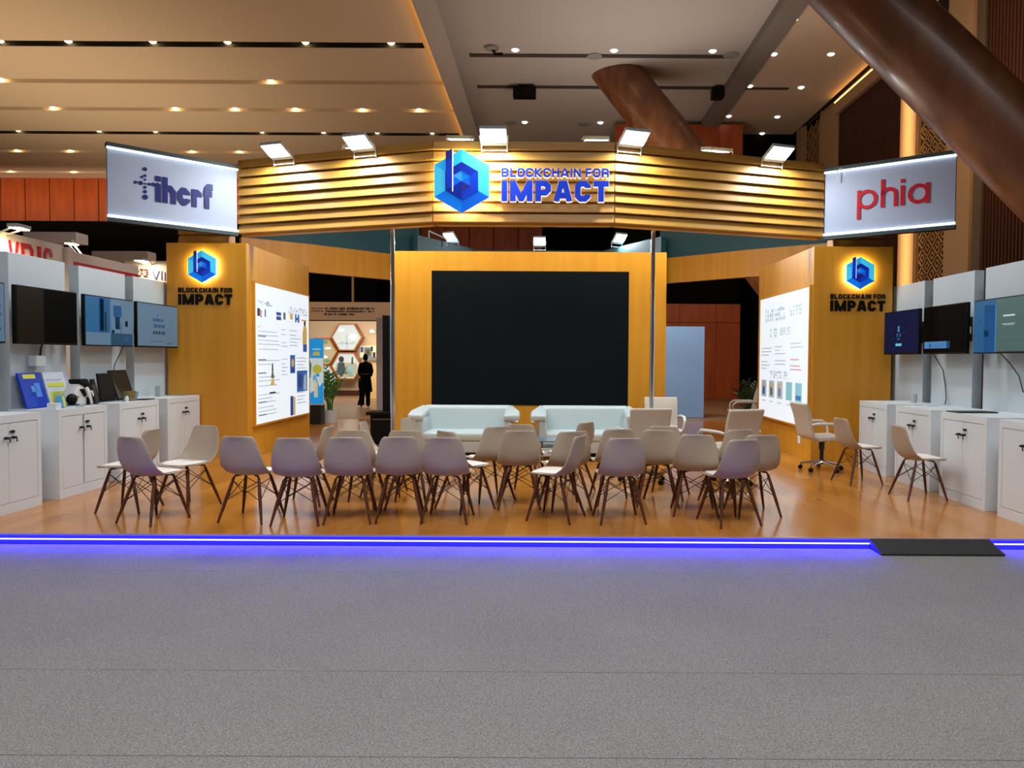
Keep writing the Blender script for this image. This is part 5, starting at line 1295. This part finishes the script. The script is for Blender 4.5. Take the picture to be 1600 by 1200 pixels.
# hem of a bag hanging at the hip
o = MB().box(-0.30, -0.25, -0.05, 0.12, 0.62, 0.95).build('shoulder_bag', CLOTH, None, bevel=0.015); o.parent = per
# face: nose, eyes and ears
mb = MB(); mb.prism([(-0.012, 0.098, 1.60), (0.012, 0.098, 1.60), (0.016, 0.118, 1.575), (-0.016, 0.118, 1.575)], (0, -0.03, 0.0))
o = mb.build('nose', SKIN, None); o.parent = per
for s in (-1, 1):
    o = MB().lathe([(0.004, -0.008), (0.012, 0), (0.004, 0.008)], (s * 0.032, 0.098, 1.615), 10).build('eye', BLACKP, None); o.parent = per
o = MB().box(-0.022, 0.022, 0.092, 0.104, 1.548, 1.556).build('mouth', mat('lip', (110, 60, 55), 0.5), None); o.parent = per

# ================================================================== NEIGHBOUR STANDS BEHIND THE COUNTER SIDE
FW_ = mat('fascia_white', (222, 214, 208), 0.5)
XN = -7.65
t = thing('neighbour_fascia', 'white stand fascia with large red serif letters above the counter panels', 'fascia', (XN, 10.6, 3))
MB().box(XN - 0.12, XN, 8.6, 11.72, ZH, 3.28).build('fascia_board', FW_, t)
fr = Frame((XN, 0, 0), (0, 1, 0), (0, 0, 1))
def NY(p): return XN * F / (p - CX)
for s, pa, pb in (('V', 16, 32), ('D', 36, 54), ('I', 61, 66), ('S', 71, 84)):
    write(MB(), fr, s, NY(pa), 2.76, NY(pb) - NY(pa), 0.42, 0.16 if s != 'I' else 0.5, 0.1, 0, 0.015).build('letter', RED, t)
MB().rect(fr, 9.95, 2.5, NY(4), 2.98, 0, 0.015).build('green_mark', mat('mark_green', (110, 180, 100), 0.5), t)
MB().lathe([(0.03, 0), (0.05, 0.06), (0.03, 0.12)], (XN + 0.01, NY(58.5), 2.58), 10).build('tiny_mark', GREY, t)
t = thing('neighbour_fascia', 'white stand fascia with one red stripe behind the second counter panel', 'fascia', (XN - 0.2, 12.9, 3))
MB().box(XN - 0.32, XN - 0.2, 11.88, 14.2, ZH, 3.26).build('fascia_board', FW_, t)
MB().box(XN - 0.2, XN - 0.19, 11.88, 14.2, 2.93, 3.1).build('red_stripe', mat('stripe_red', (204, 30, 34), 0.5), t)
tag(MB().box(XN - 0.06, XN + 0.06, 11.74, 11.86, ZH, 3.26).build('stand_upright', FW_), 'white upright at the joint of the two neighbour fascias', 'post')
for (pa, pb, ya, yb, Y, lab) in ((40, 122, 364, 380, 13.4, 'white overhead box beam, the one above the red letters'), (146, 233, 393, 407, 16.4, 'white overhead box beam, the one above the red stripe')):
    tag(MB().box(FX(pa, Y), FX(pb, Y), Y, Y + 0.35, FZ(yb + 4, Y), FZ(ya + 4, Y)).build('overhead_beam', mat('beam_white', (206, 198, 200), 0.5)), lab, 'beam', 'white overhead beams of the neighbour stands')
YV = 15.6
t = thing('neighbour_fascia', 'pale stand fascia with a brown emblem and thin navy letters beside the oak column', 'fascia', (FX(235, YV), YV, 3))
MB().box(FX(197, YV), FX(285, YV), YV, YV + 0.12, ZH, FZ(412, YV)).build('fascia_board', FW_, t)
fr = Frame((0, YV, 0), (1, 0, 0), (0, 0, 1)); mb = MB()
rnd = random.Random(4); BRN = mat('mark_brown', (70, 38, 30), 0.5); BRR = mat('mark_rust', (190, 100, 90), 0.5)
for j in range(4):
    for i in range(9):
        if rnd.random() < 0.8:
            mb.rect(fr, FX(217 + i * 1.9, YV), FZ(436 - j * 3.2 + (i * 0.2), YV), FX(218.5 + i * 1.9, YV), FZ(433.4 - j * 3.2 + (i * 0.2), YV), 0, 0.012, BRN if rnd.random() < 0.7 else BRR)
mb.build('emblem', None, t)
write(MB(), fr, 'VI', FX(240, YV), FZ(441.5, YV), FX(255.5, YV) - FX(240, YV), FZ(427.5, YV) - FZ(441.5, YV), 0.13, 0.16, 0, 0.012).rect(fr, FX(259, YV), FZ(443, YV), FX(260.5, YV), FZ(429, YV), 0, 0.012).build('letters', mat('letters_indigo', (70, 66, 150), 0.5), t)
for px, py, Y, rz, sz, lab, pw in ((30, 357, 10.4, R(60), 0.16, 'warm floodlight standing on the fascia with red letters', 24), (112, 381, 12.6, R(60), 0.14, 'warm floodlight over the fascia with the red stripe', 12), (222, 408, 15.3, R(20), 0.2, 'warm floodlight over the fascia with the brown emblem', 7)):
    p = at(px, py, Y)
    t = thing('floodlight', lab, 'floodlight', tuple(p), 0, 'warm floodlights of the neighbour stands')
    MB().box(p.x - sz / 2, p.x + sz / 2, p.y - sz * 0.8, p.y + sz * 0.8, p.z, p.z + 0.05).build('housing', LAMPG, t)
    MB().box(p.x - sz / 2 + .02, p.x + sz / 2 - .02, p.y - sz * 0.75, p.y + sz * 0.75, p.z - 0.012, p.z).build('lens', WARME, t)
    zb = {0: 3.28, 1: 3.26, 2: FZ(412, YV)}[(10.4, 12.6, 15.3).index(Y)]
    mb = MB()
    for s in (-1, 1): mb.tube([p + Vector((-0.02 if Y < 15 else s * .1, s * sz * 0.6 if Y < 15 else 0.1, 0.0)), Vector((XN - 0.03 if Y < 11 else XN - 0.26 if Y < 15 else p.x, p.y + s * sz * 0.5 + (0.3 if Y > 15 else 0), min(zb, p.z) - 0.05))], 0.014, 6)
    mb.build('bracket', WHITE, t)
    area_light('neighbour_floodlight_beam', p + Vector((0.0, 0, -0.03)), (0.35, -0.15, -1) if Y < 15 else (0, 0.2, -1), pw, sz * 0.8, sz * 1.2, (1.0, 0.86, 0.66))
